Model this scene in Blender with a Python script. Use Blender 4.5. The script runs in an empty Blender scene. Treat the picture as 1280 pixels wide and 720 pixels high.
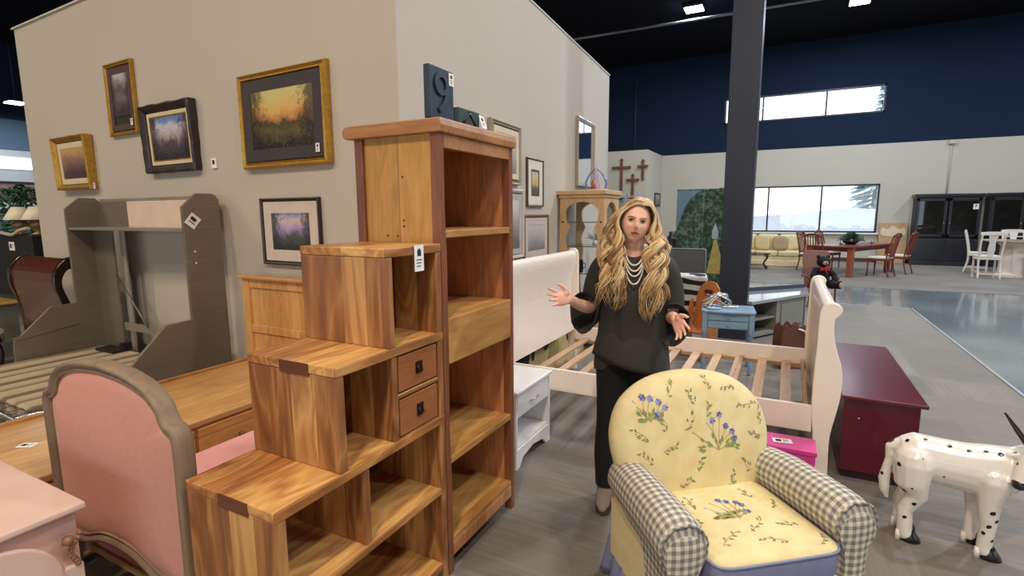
import bpy, bmesh, math, random
from mathutils import Vector, Matrix, noise
PI = math.pi
random.seed(7)
SC = bpy.context.scene
COL = SC.collection

# ------------------------------------------------------------------ camera
cam_data = bpy.data.cameras.new('camera')
cam = bpy.data.objects.new('camera', cam_data); COL.objects.link(cam)
cam_data.sensor_width = 36.0
cam_data.lens = 36.0 * 650 / 1280
cam_data.clip_end = 300
Y_ = Vector((345.0, 95.0, -650.0)).normalized()          # world +Y seen from the camera
X_ = Vector((1240.0, -85.0, 650.0)).normalized()
X_ = (X_ - Y_ * X_.dot(Y_)).normalized()
Z_ = X_.cross(Y_)
cam.matrix_world = Matrix.Translation((0, 0, 1.6)) @ Matrix((X_, Y_, Z_)).to_4x4()
SC.camera = cam

# ------------------------------------------------------------------ world, exposure
world = bpy.data.worlds.new('world'); SC.world = world; world.use_nodes = True
bg = world.node_tree.nodes['Background']
bg.inputs[0].default_value = (0.80, 0.90, 1.0, 1); bg.inputs[1].default_value = 4.6
SC.view_settings.view_transform = 'Standard'
SC.view_settings.look = 'None'
SC.view_settings.exposure = -0.88
SC.view_settings.gamma = 1.0
SC.view_settings.use_curve_mapping = False
WARM = (1.0, 0.84, 0.66); NEUT = (1.0, 0.93, 0.85); COOL = (0.76, 0.85, 1.0)
CEIL = 7.0
LAMPS = [  # x, y, watts, colour: high-bay lamps in the black ceiling
    (-5.0, -2.6, 340, WARM), (-9.5, -1.5, 300, WARM), (0.2, -2.0, 560, WARM),  # third lamp is unseen, placed as front fill for the woman's face
    (2.6, 0.6, 290, NEUT), (1.6, 5.4, 290, NEUT), (-1.3, 9.8, 330, COOL),
    (4.6, 9.5, 780, COOL), (-2.5, 15.1, 330, COOL), (1.3, 16.6, 380, COOL), (6.5, 15.5, 380, COOL),
    (-12.0, -4.0, 380, WARM), (-20.0, 7.2, 300, COOL), (-7.5, 13.0, 160, NEUT), (5.8, 4.0, 430, COOL)]  # last lamp is unseen, added to brighten and cool the right side

# ------------------------------------------------------------------ helpers
def lin(c):
    return tuple((x / 12.92 if x <= 0.04045 else ((x + 0.055) / 1.055) ** 2.4) for x in c)
def rgb(r, g, b):
    return lin((r / 255, g / 255, b / 255)) + (1,)

class MB:
    def __init__(s, o=(0, 0, 0)):
        s.v = []; s.f = []; s.m = []; s.s = []; s.u = []; s.o = Vector(o); s.T = None
    def add(s, vs, fs, mi=0, sm=False, uv=None):
        b = len(s.v)
        for p in vs:
            p = Vector(p)
            if s.T: p = s.T @ p
            s.v.append(p - s.o)
        for i, f in enumerate(fs):
            s.f.append([b + k for k in f]); s.m.append(mi); s.s.append(sm)
            s.u.append(uv[i] if uv else None)
        return s
    def box(s, x0, x1, y0, y1, z0, z1, mi=0):
        v = [(x, y, z) for z in (z0, z1) for y in (y0, y1) for x in (x0, x1)]
        return s.add(v, [(0, 2, 3, 1), (4, 5, 7, 6), (0, 1, 5, 4), (2, 6, 7, 3), (0, 4, 6, 2), (1, 3, 7, 5)], mi)
    def bar(s, a, b, w, h, mi=0, up=(0, 0, 1)):
        a = Vector(a); b = Vector(b); d = (b - a).normalized(); r = d.cross(Vector(up))
        if r.length < 1e-4: r = d.cross(Vector((0, 1, 0)))
        r.normalize(); u = r.cross(d)
        v = [p + r * (sx * w / 2) + u * (sz * h / 2) for p in (a, b) for sz in (-1, 1) for sx in (-1, 1)]
        return s.add(v, [(0, 2, 3, 1), (4, 5, 7, 6), (0, 1, 5, 4), (2, 6, 7, 3), (0, 4, 6, 2), (1, 3, 7, 5)], mi)
    def prism(s, pts, ax, a0, a1, mi=0, sm=False):
        n = len(pts)
        mk = {'x': lambda p, a: (a, p[0], p[1]), 'y': lambda p, a: (p[0], a, p[1]), 'z': lambda p, a: (p[0], p[1], a)}[ax]
        v = [mk(p, a0) for p in pts] + [mk(p, a1) for p in pts]
        s.add(v, [tuple(range(n)), tuple(range(2 * n - 1, n - 1, -1))], mi)
        b = len(s.v) - 2 * n
        for i in range(n):
            j = (i + 1) % n
            s.f.append([b + i, b + j, b + n + j, b + n + i]); s.m.append(mi); s.s.append(sm); s.u.append(None)
        return s
    def loft(s, rings, mi=0, sm=True, caps=True, closed=True, uv=None):
        n = len(rings[0]); v = [p for r in rings for p in r]; f = []; us = []
        for i in range(len(rings) - 1):
            for j in range(n if closed else n - 1):
                k = (j + 1) % n
                f.append((i * n + j, i * n + k, (i + 1) * n + k, (i + 1) * n + j))
                if uv:
                    a, c = uv[0], uv[1]
                    us.append(((a[j], c[i]), (a[j + 1], c[i]), (a[j + 1], c[i + 1]), (a[j], c[i + 1])))
        s.add(v, f, mi, sm, us if uv else None)
        if caps:
            b = len(s.v) - len(v)
            for r in (0, len(rings) - 1):
                s.f.append([b + r * n + j for j in range(n)]); s.m.append(mi); s.s.append(False); s.u.append(None)
        return s
    def tube(s, pts, r, n=8, mi=0, sm=True, flat=1.0, caps=True, up=None, rnd=False):
        pts = [Vector(p) for p in pts]; N = len(pts)
        rs = [r] * N if isinstance(r, (int, float)) else list(r)
        rings = []; ref = Vector(up) if up else None; uvc = [0]
        for i, p in enumerate(pts):
            d = (pts[min(i + 1, N - 1)] - pts[max(i - 1, 0)])
            if d.length < 1e-9: d = Vector((0, 0, 1))
            d.normalize()
            if ref is None: ref = Vector((0, 0, 1)) if abs(d.z) < .9 else Vector((1, 0, 0))
            a = ref - d * ref.dot(d)
            if a.length < 1e-5: a = d.orthogonal()
            a.normalize(); b = d.cross(a); ref = a
            rings.append([p + a * (math.cos(2 * PI * k / n) * rs[i] * flat) + b * (math.sin(2 * PI * k / n) * rs[i]) for k in range(n)])
            if i: uvc.append(uvc[-1] + (pts[i] - pts[i - 1]).length)
        if rnd:
            for e in (0, -1):
                base = rings[e]; c = pts[e]; q = pts[1] if e == 0 else pts[-2]
                d = (c - q).normalized(); R = rs[e]; ex = []
                for t in (.5, .8, .97):
                    ex.append([c + (x - c) * math.sqrt(1 - t * t) + d * (R * t) for x in base])
                if e == 0: rings = ex[::-1] + rings
                else: rings = rings + ex
            return s.loft(rings, mi, sm, caps)
        R0 = max(rs)
        return s.loft(rings, mi, sm, caps, True, ([2 * PI * R0 * k / n for k in range(n + 1)], uvc))
    def lathe(s, prof, c=(0, 0, 0), n=20, mi=0, sm=True, caps=True, sx=1, sy=1):
        c = Vector(c)
        rings = [[c + Vector((sx * r * math.cos(2 * PI * k / n), sy * r * math.sin(2 * PI * k / n), z)) for k in range(n)] for r, z in prof]
        return s.loft(rings, mi, sm, caps)
    def ell(s, c, r, n=16, m=10, mi=0, rot=None):
        c = Vector(c); rings = []
        for i in range(m + 1):
            t = -PI / 2 + PI * i / m; t = max(-PI / 2 + .03, min(PI / 2 - .03, t)); ring = []
            for k in range(n):
                a = 2 * PI * k / n
                p = Vector((r[0] * math.cos(t) * math.cos(a), r[1] * math.cos(t) * math.sin(a), r[2] * math.sin(t)))
                ring.append(c + (rot @ p if rot else p))
            rings.append(ring)
        return s.loft(rings, mi, True)
    def rectring(s, w, h, prof, mi=0, wob=0.0, y0=0.0):
        """picture-frame moulding: prof = [(inset, depth toward -Y)], opening in the XZ plane"""
        rings = []
        K = 1 if not wob else 10
        for ins, dp in prof:
            ring = []
            cs = [(-w / 2 + ins, -h / 2 + ins), (w / 2 - ins, -h / 2 + ins), (w / 2 - ins, h / 2 - ins), (-w / 2 + ins, h / 2 - ins)]
            for a in range(4):
                p, q = cs[a], cs[(a + 1) % 4]
                for k in range(K):
                    t = k / K
                    ww = wob * math.sin(t * PI * 6) if ins < .02 else 0
                    dx = (1 if a == 1 else -1 if a == 3 else 0) * ww; dz = (1 if a == 2 else -1 if a == 0 else 0) * ww
                    ring.append((p[0] + (q[0] - p[0]) * t + dx, y0 - dp, p[1] + (q[1] - p[1]) * t + dz))
            rings.append(ring)
        return s.loft(rings, mi, False, False)
    def build(s, name, mats, parent=None, bevel=0, seg=2, sub=0, smooth=None, label=None):
        me = bpy.data.meshes.new(name)
        me.from_pydata([tuple(v) for v in s.v], [], s.f)
        if not isinstance(mats, (list, tuple)): mats = [mats]
        for m in mats: me.materials.append(m)
        for p, mi, sm in zip(me.polygons, s.m, s.s):
            p.material_index = mi; p.use_smooth = sm if smooth is None else smooth
        if any(u is not None for u in s.u):
            ul = me.uv_layers.new(name='uv'); k = 0
            for p, u in zip(me.polygons, s.u):
                for j, li in enumerate(p.loop_indices):
                    ul.data[li].uv = u[j] if u else (0, 0)
        bm = bmesh.new(); bm.from_mesh(me); bmesh.ops.recalc_face_normals(bm, faces=bm.faces); bm.to_mesh(me); bm.free()
        o = bpy.data.objects.new(name, me); COL.objects.link(o)
        if bevel:
            b = o.modifiers.new('bevel', 'BEVEL'); b.width = bevel; b.segments = seg; b.limit_method = 'ANGLE'; b.angle_limit = math.radians(40)
            b.harden_normals = False
        if sub:
            q = o.modifiers.new('sub', 'SUBSURF'); q.levels = sub; q.render_levels = sub
        if parent is not None: o.parent = parent
        elif s.o.length: o.location = s.o
        if label: o['label'] = label
        return o

def thing(name, label, cat, loc=(0, 0, 0), rz=0, group=None):
    o = bpy.data.objects.new(name, None); COL.objects.link(o)
    o.empty_display_size = .1
    o.location = loc; o.rotation_euler = (0, 0, rz); o['label'] = label; o['category'] = cat
    if group: o['group'] = group
    return o
def tag(o, label, cat, group=None, kind=None):
    if label: o['label'] = label
    if cat: o['category'] = cat
    if group: o['group'] = group
    if kind: o['kind'] = kind
    return o
def struct(o):
    o['kind'] = 'structure'; return o
def dup(root, loc, rz=0, label=None, group=None):
    r = root.copy(); COL.objects.link(r); r.location = loc; r.rotation_euler = (0, 0, rz)
    if label: r['label'] = label
    if group: r['group'] = group
    for ch in list(root.children):
        c = ch.copy(); COL.objects.link(c); c.parent = r
        for g in list(ch.children):
            d = g.copy(); COL.objects.link(d); d.parent = c
    return r

# ------------------------------------------------------------------ materials
def nt(name):
    m = bpy.data.materials.new(name); m.use_nodes = True
    t = m.node_tree; return m, t, t.nodes['Principled BSDF'], t.nodes, t.links
def N(t, kind, **kw):
    n = t.nodes.new('ShaderNode' + kind)
    for k, v in kw.items():
        if k in n.inputs: n.inputs[k].default_value = v
        else: setattr(n, k, v)
    return n
def coord(t, scale=(1, 1, 1), src='Object', rot=(0, 0, 0), loc=(0, 0, 0)):
    tc = N(t, 'TexCoord'); mp = N(t, 'Mapping')
    mp.inputs['Scale'].default_value = scale; mp.inputs['Rotation'].default_value = rot; mp.inputs['Location'].default_value = loc
    t.links.new(tc.outputs[src], mp.inputs[0]); return mp.outputs[0]
def ramp(t, fac, stops, interp='LINEAR'):
    r = N(t, 'ValToRGB'); e = r.color_ramp.elements; r.color_ramp.interpolation = interp
    while len(e) < len(stops): e.new(0.5)
    for i, (p, c) in enumerate(stops): e[i].position = p; e[i].color = c
    t.links.new(fac, r.inputs[0]); return r.outputs[0]
def bump(t, bs, h, s=.3, d=.01):
    b = N(t, 'Bump'); b.inputs['Strength'].default_value = s; b.inputs['Distance'].default_value = d
    t.links.new(h, b.inputs['Height']); t.links.new(b.outputs[0], bs.inputs['Normal'])
def mix(t, fac, a, b, mode='MIX'):
    m = N(t, 'Mix', data_type='RGBA', blend_type=mode)
    for sock, v in ((m.inputs[0], fac), (m.inputs[6], a), (m.inputs[7], b)):
        if hasattr(v, 'links') or hasattr(v, 'node'): t.links.new(v, sock)
        else: sock.default_value = v
    return m.outputs[2]
def math_(t, op, a, b=0.0):
    m = N(t, 'Math', operation=op)
    for sock, v in ((m.inputs[0], a), (m.inputs[1], b)):
        if hasattr(v, 'node'): t.links.new(v, sock)
        else: sock.default_value = v
    return m.outputs[0]
def plain(name, c, rough=.6, metal=0, var=.06, sc=6, bmp=0, coat=0, spec=None):
    m, t, bs, ns, ls = nt(name)
    v = coord(t, (sc,) * 3); n = N(t, 'TexNoise', Scale=1.0, Detail=4.0); ls.new(v, n.inputs['Vector'])
    a = tuple(max(0, x * (1 - var)) for x in c[:3]) + (1,); b = tuple(min(1, x * (1 + var)) for x in c[:3]) + (1,)
    ls.new(ramp(t, n.outputs['Fac'], [(.3, a), (.7, b)]), bs.inputs['Base Color'])
    bs.inputs['Roughness'].default_value = rough; bs.inputs['Metallic'].default_value = metal
    if coat: bs.inputs['Coat Weight'].default_value = coat; bs.inputs['Coat Roughness'].default_value = .12
    if spec is not None: bs.inputs['Specular IOR Level'].default_value = spec
    if bmp:
        n2 = N(t, 'TexNoise', Scale=bmp, Detail=3.0); ls.new(coord(t), n2.inputs['Vector']); bump(t, bs, n2.outputs['Fac'], .35, .004)
    return m
def wood(name, dark, mid, light, axis='x', plank=0.11, across='y', rough=.42, gs=1.0, knots=True, contrast=1.0, coat=.15):
    """boards running along `axis`, each board across `across` with its own tone, ring grain and knots"""
    m, t, bs, ns, ls = nt(name)
    tc = N(t, 'TexCoord'); sep = N(t, 'SeparateXYZ'); ls.new(tc.outputs['Object'], sep.inputs[0])
    ac = sep.outputs[{'x': 0, 'y': 1, 'z': 2}[across]]
    fl = math_(t, 'FLOOR', math_(t, 'DIVIDE', ac, plank)); wn = N(t, 'TexWhiteNoise', noise_dimensions='1D'); ls.new(fl, wn.inputs['W'])
    sc = [5.0, 5.0, 5.0]; sc['xyz'.index(axis)] = .75
    mp = N(t, 'Mapping'); mp.inputs['Scale'].default_value = [q * gs for q in sc]; ls.new(tc.outputs['Object'], mp.inputs[0])
    off = N(t, 'VectorMath', operation='ADD'); ls.new(mp.outputs[0], off.inputs[0])
    cb = N(t, 'VectorMath', operation='SCALE'); ls.new(wn.outputs['Color'], cb.inputs[0]); cb.inputs['Scale'].default_value = 9.0
    ls.new(cb.outputs[0], off.inputs[1])
    n1 = N(t, 'TexNoise', Scale=1.3, Detail=3.0, Distortion=.6); ls.new(off.outputs[0], n1.inputs['Vector'])
    rings = math_(t, 'FRACT', math_(t, 'MULTIPLY', n1.outputs['Fac'], 9.0))
    rings = math_(t, 'ABSOLUTE', math_(t, 'SUBTRACT', math_(t, 'MULTIPLY', rings, 2.0), 1.0))
    n2 = N(t, 'TexNoise', Scale=8.0, Detail=5.0); ls.new(off.outputs[0], n2.inputs['Vector'])
    f = math_(t, 'ADD', math_(t, 'MULTIPLY', wn.outputs['Value'], .42 * contrast), math_(t, 'MULTIPLY', rings, .20 * contrast))
    f = math_(t, 'ADD', f, math_(t, 'MULTIPLY', math_(t, 'SUBTRACT', n2.outputs['Fac'], .5), .35))
    f = math_(t, 'ADD', f, math_(t, 'MULTIPLY', n1.outputs['Fac'], .35))
    col = ramp(t, f, [(.08, dark), (.42, mid), (.85, light)])
    if knots:
        vo = N(t, 'TexVoronoi', Scale=.55); ls.new(off.outputs[0], vo.inputs['Vector'])
        k = ramp(t, vo.outputs['Distance'], [(.02, (1, 1, 1, 1)), (.11, (0, 0, 0, 1))])
        col = mix(t, k, col, tuple(x * .35 for x in dark[:3]) + (1,))
    gap = math_(t, 'FRACT', math_(t, 'DIVIDE', ac, plank))
    g = math_(t, 'LESS_THAN', gap, .012)
    col = mix(t, math_(t, 'MULTIPLY', g, .5), col, tuple(x * .3 for x in dark[:3]) + (1,))
    ls.new(col, bs.inputs['Base Color']); bs.inputs['Roughness'].default_value = rough
    bs.inputs['Coat Weight'].default_value = coat; bs.inputs['Coat Roughness'].default_value = .25
    bump(t, bs, n2.outputs['Fac'], .12, .002)
    return m
def emis(name, c, s):
    m, t, bs, ns, ls = nt(name)
    bs.inputs['Base Color'].default_value = (0, 0, 0, 1); bs.inputs['Emission Color'].default_value = c; bs.inputs['Emission Strength'].default_value = s
    return m
def glass_pane(name, tint=(1, 1, 1, 1), fac=.9):
    m, t, bs, ns, ls = nt(name)
    tr = N(t, 'BsdfTransparent'); tr.inputs[0].default_value = tint
    gl = N(t, 'BsdfGlossy', Roughness=.02); mx = N(t, 'MixShader'); mx.inputs[0].default_value = 1 - fac
    ls.new(tr.outputs[0], mx.inputs[1]); ls.new(gl.outputs[0], mx.inputs[2]); ls.new(mx.outputs[0], ns['Material Output'].inputs[0])
    return m

WALLC = plain('wall_paint', rgb(190, 180, 166), .85, var=.015, sc=1.2, bmp=90)
WALLF = plain('far_wall_paint', rgb(196, 188, 170), .85, var=.015, sc=.8)
NAVY = plain('black_upper_haze_paint', rgb(26, 39, 60), .9, var=.08, sc=.4, spec=.2)  # blue camera haze is mixed into the black wall's colour
NAVYW = plain('slate_upper_paint', rgb(70, 88, 104), .9, var=.05, sc=.4)
WHITEP = plain('white_paint', rgb(236, 232, 228), .35, var=.012, coat=.25)
CREAMP = plain('cream_lacquer', rgb(246, 232, 218), .35, var=.015, coat=.3)
BLACKP = plain('black_lacquer', rgb(26, 27, 34), .3, coat=.3)
DARKW = plain('dark_brown_lacquer', rgb(48, 22, 18), .22, coat=.6)
CHROME = plain('chrome', (.7, .7, .7, 1), .2, 1)
STEEL = plain('grey_steel', rgb(125, 120, 115), .35, .8)
BRONZE = plain('antique_bronze', rgb(70, 40, 28), .4, .7)
GOLD = plain('gilt', rgb(186, 142, 60), .34, .65, var=.2, sc=25)
TAGW = plain('tag_paper', rgb(240, 236, 232), .7)
INK = plain('tag_ink', rgb(40, 34, 34), .8)
RED = plain('red_paper', rgb(190, 50, 60), .7)
COLP = plain('column_paint', rgb(36, 40, 54), .5, var=.05, sc=1)

ACX = wood('acacia_depth_grain', rgb(100, 56, 26), rgb(170, 110, 56), rgb(226, 178, 108), 'y', .21, 'x', contrast=1.35, gs=.9)
ACZ = wood('acacia_upright_grain', rgb(94, 52, 28), rgb(152, 98, 54), rgb(212, 162, 98), 'z', .115, 'x', contrast=1.5, gs=.8)
ACZY = wood('acacia_inner_grain', rgb(120, 68, 40), rgb(170, 108, 66), rgb(204, 148, 94), 'z', .14, 'y', contrast=1.0)
ACD = wood('acacia_drawer_grain', rgb(110, 58, 28), rgb(150, 90, 48), rgb(172, 112, 62), 'y', .3, 'z', contrast=.6, knots=True)
BKP = wood('bookcase_post_grain', rgb(88, 44, 28), rgb(128, 74, 46), rgb(160, 102, 68), 'z', .4, 'x', contrast=.7)
BKY = wood('bookcase_side_grain', rgb(150, 104, 42), rgb(196, 146, 70), rgb(216, 170, 92), 'z', .6, 'x', contrast=.5)
BKS = wood('bookcase_shelf_grain', rgb(150, 100, 52), rgb(196, 146, 82), rgb(220, 180, 116), 'y', .17, 'x', contrast=.7)
BKB = wood('bookcase_back_grain', rgb(150, 88, 54), rgb(200, 132, 84), rgb(226, 168, 116), 'z', .2, 'y', contrast=.9)
BKT = wood('bookcase_top_grain', rgb(140, 88, 48), rgb(182, 126, 76), rgb(204, 154, 102), 'x', .4, 'y', contrast=.6)
PINE = wood('pine_platform_grain', rgb(164, 116, 64), rgb(206, 160, 100), rgb(226, 186, 128), 'y', .22, 'x', contrast=.55)
PINEZ = wood('pine_board_grain', rgb(170, 116, 58), rgb(208, 156, 92), rgb(226, 182, 122), 'z', .09, 'x', contrast=.8)
PINEY = wood('pine_front_grain', rgb(150, 98, 52), rgb(190, 138, 80), rgb(212, 164, 106), 'y', .4, 'z', contrast=.6)
ETAG = wood('etagere_pine', rgb(190, 148, 104), rgb(218, 180, 134), rgb(232, 200, 158), 'z', .3, 'x', contrast=.4)
CHERRY = wood('cherry_wood', rgb(84, 30, 20), rgb(130, 56, 38), rgb(156, 76, 52), 'z', .4, 'x', contrast=.5, knots=False)
ORANGEW = wood('orange_maple', rgb(150, 82, 34), rgb(188, 112, 52), rgb(206, 132, 68), 'z', .4, 'x', contrast=.4, knots=False)
SLATW = wood('raw_slat_wood', rgb(168, 128, 92), rgb(206, 170, 132), rgb(224, 194, 160), 'y', .5, 'x', contrast=.5)
CROSSW = wood('rustic_cross_wood', rgb(84, 44, 28), rgb(126, 76, 50), rgb(150, 96, 66), 'z', .3, 'x', contrast=.6)
# ------------------------------------------------------------------ setting
def carpet_mat():
    m, t, bs, ns, ls = nt('carpet_tiles')
    v = coord(t, (1 / .62, 1 / .62, 1), 'Object')
    fr = N(t, 'VectorMath', operation='FLOOR'); ls.new(v, fr.inputs[0])
    wn = N(t, 'TexWhiteNoise', noise_dimensions='2D'); ls.new(fr.outputs[0], wn.inputs['Vector'])
    a = N(t, 'TexNoise', Scale=1.0, Detail=5.0); ls.new(coord(t, (1.5, 42, 1)), a.inputs['Vector'])
    b = N(t, 'TexNoise', Scale=1.0, Detail=5.0); ls.new(coord(t, (42, 1.5, 1)), b.inputs['Vector'])
    sel = math_(t, 'GREATER_THAN', wn.outputs['Value'], .5)
    st = mix(t, sel, a.outputs['Fac'], b.outputs['Fac'])
    g = N(t, 'TexNoise', Scale=2.2, Detail=3.0); ls.new(coord(t), g.inputs['Vector'])
    f = math_(t, 'ADD', math_(t, 'MULTIPLY', wn.outputs['Value'], .20), math_(t, 'MULTIPLY', st, .5))
    f = math_(t, 'ADD', f, math_(t, 'MULTIPLY', g.outputs['Fac'], .25))
    ls.new(ramp(t, f, [(.2, rgb(88, 80, 70)), (.5, rgb(120, 111, 99)), (.85, rgb(146, 137, 125))]), bs.inputs['Base Color'])
    bs.inputs['Roughness'].default_value = .62; bs.inputs['Specular IOR Level'].default_value = .4; bs.inputs['Sheen Weight'].default_value = .35; bs.inputs['Sheen Roughness'].default_value = .4
    nf = N(t, 'TexNoise', Scale=260.0, Detail=2.0); ls.new(coord(t), nf.inputs['Vector']); bump(t, bs, nf.outputs['Fac'], .4, .004)
    return m
def concrete_mat():
    m, t, bs, ns, ls = nt('polished_concrete')
    a = N(t, 'TexNoise', Scale=.8, Detail=6.0, Roughness=.6); ls.new(coord(t), a.inputs['Vector'])
    ls.new(ramp(t, a.outputs['Fac'], [(.3, rgb(104, 112, 112)), (.7, rgb(140, 148, 146))]), bs.inputs['Base Color'])
    r = N(t, 'TexNoise', Scale=3.0, Detail=4.0); ls.new(coord(t), r.inputs['Vector'])
    rr = N(t, 'MapRange'); rr.inputs['To Min'].default_value = .12; rr.inputs['To Max'].default_value = .26
    ls.new(r.outputs['Fac'], rr.inputs[0]); ls.new(rr.outputs[0], bs.inputs['Roughness'])
    bs.inputs['Coat Weight'].default_value = .6; bs.inputs['Coat Roughness'].default_value = .08
    return m
CARPET = carpet_mat(); CONC = concrete_mat()
fl = MB(); fl.box(-26, 16, -10, 20.2, -.2, 0); struct(fl.build('floor', CARPET))
cc = MB(); cc.prism([(-2.5, 10.6), (1.92, 10.6), (1.92, -10), (16, -10), (16, 13.1), (-2.5, 13.1)], 'z', 0.0005, .006); struct(cc.build('floor_aisle', CONC))
tr = MB(); tr.box(1.895, 1.92, -10, 10.6, .0, .012); tr.box(-2.5, 1.92, 10.58, 10.6, 0, .012); struct(tr.build('trim_1', plain('edge_strip', rgb(190, 192, 196), .25, .3)))
tr = MB(); tr.box(-2.5, 16, 13.1, 13.125, 0, .012); struct(tr.build('trim_2', plain('edge_strip_dark', rgb(120, 124, 130), .35, .3)))
ce = MB(); ce.box(-26, 16, -10, 20.2, CEIL, CEIL + .2); struct(ce.build('ceiling', plain('black_ceiling', rgb(22, 24, 32), .95, spec=.1)))

# picture partition (convex corner at -2.24, 2.72)
PW = [(-7.75, 2.86), (-2.24, 2.72), (-2.52, 8.0), (-7.6, 8.2)]
w = MB(); w.prism(PW, 'z', 0, 3.66); struct(w.build('wall_partition', WALLC))
w = MB(); w.prism([(-7.77, 2.84), (-2.23, 2.70), (-2.51, 8.01), (-7.61, 8.22)], 'z', 3.66, 3.675); struct(w.build('trim_3', plain('wall_cap', rgb(206, 198, 184), .7)))
b = MB(); b.bar((-7.75, 2.85, .06), (-2.22, 2.71, .06), .024, .12); b.bar((-2.225, 2.71, .06), (-2.505, 8.0, .06), .024, .12)
struct(b.build('baseboard_partition', plain('black_base', rgb(36, 34, 34), .5)))
# cross wall partition projecting from the far wall
w = MB(); w.box(-9.5, -4.19, 17.6, 20, 0, 3.66); struct(w.build('wall_display', WALLF))

# far wall with openings: lower cream band 0..3.66, black above, two windows
def wall_with_holes(name, x0, x1, y0, y1, z0, z1, holes, mat):
    w = MB(); xs = sorted({x0, x1, *[h[0] for h in holes], *[h[1] for h in holes]}); zs = sorted({z0, z1, *[h[2] for h in holes], *[h[3] for h in holes]})
    for i in range(len(xs) - 1):
        for j in range(len(zs) - 1):
            cx, cz = (xs[i] + xs[i + 1]) / 2, (zs[j] + zs[j + 1]) / 2
            if any(h[0] < cx < h[1] and h[2] < cz < h[3] for h in holes): continue
            w.box(xs[i], xs[i + 1], y0, y1, zs[j], zs[j + 1])
    return struct(w.build(name, mat))
wall_with_holes('wall_far', -26, 16, 20, 20.25, 0, 3.68, [(-2.2, 2.5, .93, 2.46)], WALLF)
wall_with_holes('wall_far_upper', -26, 16, 20.0, 20.25, 3.68, CEIL, [(-2.15, 2.45, 4.62, 5.46)], NAVY)
FRAMEB = plain('bronze_window_frame', rgb(40, 36, 40), .4)
PANE = glass_pane('window_glass', fac=.93)
def window(name, x0, x1, z0, z1, muls, y=20.0):
    root = bpy.data.objects.new(name, None); COL.objects.link(root); root.location = ((x0 + x1) / 2, y, z0); struct(root)
    o = root.location; f = MB(o); th = .05
    f.box(x0, x1, y - .02, y + .1, z0, z0 + th); f.box(x0, x1, y - .02, y + .1, z1 - th, z1)
    f.box(x0, x0 + th, y - .02, y + .1, z0, z1); f.box(x1 - th, x1, y - .02, y + .1, z0, z1)
    for m in muls: f.box(m - .025, m + .025, y - .01, y + .08, z0, z1)
    f.build('window_frame', FRAMEB, root)
    p = MB(o); p.box(x0 + .02, x1 - .02, y + .03, y + .036, z0 + .02, z1 - .02); p.build('pane', PANE, root)
window('window_1', -2.2, 2.5, .93, 2.46, [-.62, .94])
window('window_2', -2.15, 2.45, 4.62, 5.46, [-.95, .88])
g = MB(); g.prism([(-9, -.3), (-8, 1.0), (-4, 1.3), (0, 1.5), (2.2, 1.75), (3.8, 1.62), (6, 1.8), (12, 1.2), (14, -.3)], 'y', 24.5, 26.5); struct(g.build('snow_bank_outside', plain('bank_snow', rgb(236, 240, 248), .9)))
sl = MB(); sl.box(-2.3, 2.6, 19.9, 20.0, .88, .93); struct(sl.build('trim_4', WHITEP))
b = MB(); b.box(-4.18, 16, 19.97, 20, 0, .12); struct(b.build('baseboard_far', plain('brown_base', rgb(70, 52, 44), .5)))
# conduit + junction box on far wall
cd = MB((4.15, 19.97, 0)); cd.tube([(4.15, 19.975, 2.14), (4.15, 19.975, 3.62)], .018); cd.box(4.07, 4.23, 19.9, 19.998, 3.56, 3.67)
tag(cd.build('conduit', WALLF), 'cream painted conduit with junction box on the far wall above the black cabinets', 'conduit')
cd = MB((-5.25, 19.95, 0)); cd.tube([(-5.25, 19.95, 3.66), (-5.25, 19.95, 6.45)], .02)
tag(cd.build('conduit', plain('dull_pipe', rgb(60, 64, 76), .5)), 'thin grey conduit rising up the black wall above the crosses', 'conduit')
cd = MB((-5, 13, 6.5)); cd.tube([(-9.3, 15, 6.62), (3.0, 15.2, 6.62)], .035)
tag(cd.build('ceiling_pipe', plain('sprinkler_pipe', rgb(130, 134, 146), .4, .5)), 'long thin grey sprinkler pipe crossing under the black ceiling', 'pipe')
cd = MB(); cd.tube([(-7.2, 16, 5.5), (-7.2, 16, 7.0)], .06)
tag(cd.build('hanging_duct', plain('duct_dark', rgb(44, 48, 60), .5)), 'dark vertical drop pipe under the black ceiling left of the sprinkler pipe', 'pipe')

# far left of the building: wall x=-22 with high window
def wall_x_holes(name, X0, X1, y0, y1, z0, z1, holes, mat):
    w = MB(); ys = sorted({y0, y1, *[h[0] for h in holes], *[h[1] for h in holes]}); zs = sorted({z0, z1, *[h[2] for h in holes], *[h[3] for h in holes]})
    for i in range(len(ys) - 1):
        for j in range(len(zs) - 1):
            cy, cz = (ys[i] + ys[i + 1]) / 2, (zs[j] + zs[j + 1]) / 2
            if any(h[0] < cy < h[1] and h[2] < cz < h[3] for h in holes): continue
            w.box(X0, X1, ys[i], ys[i + 1], zs[j], zs[j + 1])
    return struct(w.build(name, mat))
wall_x_holes('wall_left', -22.2, -22, -10, 20, 0, 3.7, [(2, 9.5, 3.08, 3.52)], plain('grey_wall_paint', rgb(168, 168, 164), .85))
wall_x_holes('wall_left_upper', -22.2, -22, -10, 20, 3.7, 4.66, [], NAVYW)
wall_x_holes('wall_left_top', -22.2, -22, -10, 20, 4.66, CEIL, [], NAVY)
rt = bpy.data.objects.new('window_3', None); COL.objects.link(rt); rt.location = (-22, 5, 3.08); struct(rt)
f = MB(rt.location)
for a, c in ((3.08, 3.12), (3.48, 3.52)): f.box(-22.05, -21.98, 2, 9.5, a, c)
for q in (2, 4, 6, 9.46): f.box(-22.05, -21.98, q, q + .04, 3.08, 3.52)
f.build('window_frame', plain('pale_frame', rgb(190, 196, 210), .4), rt)
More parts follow.
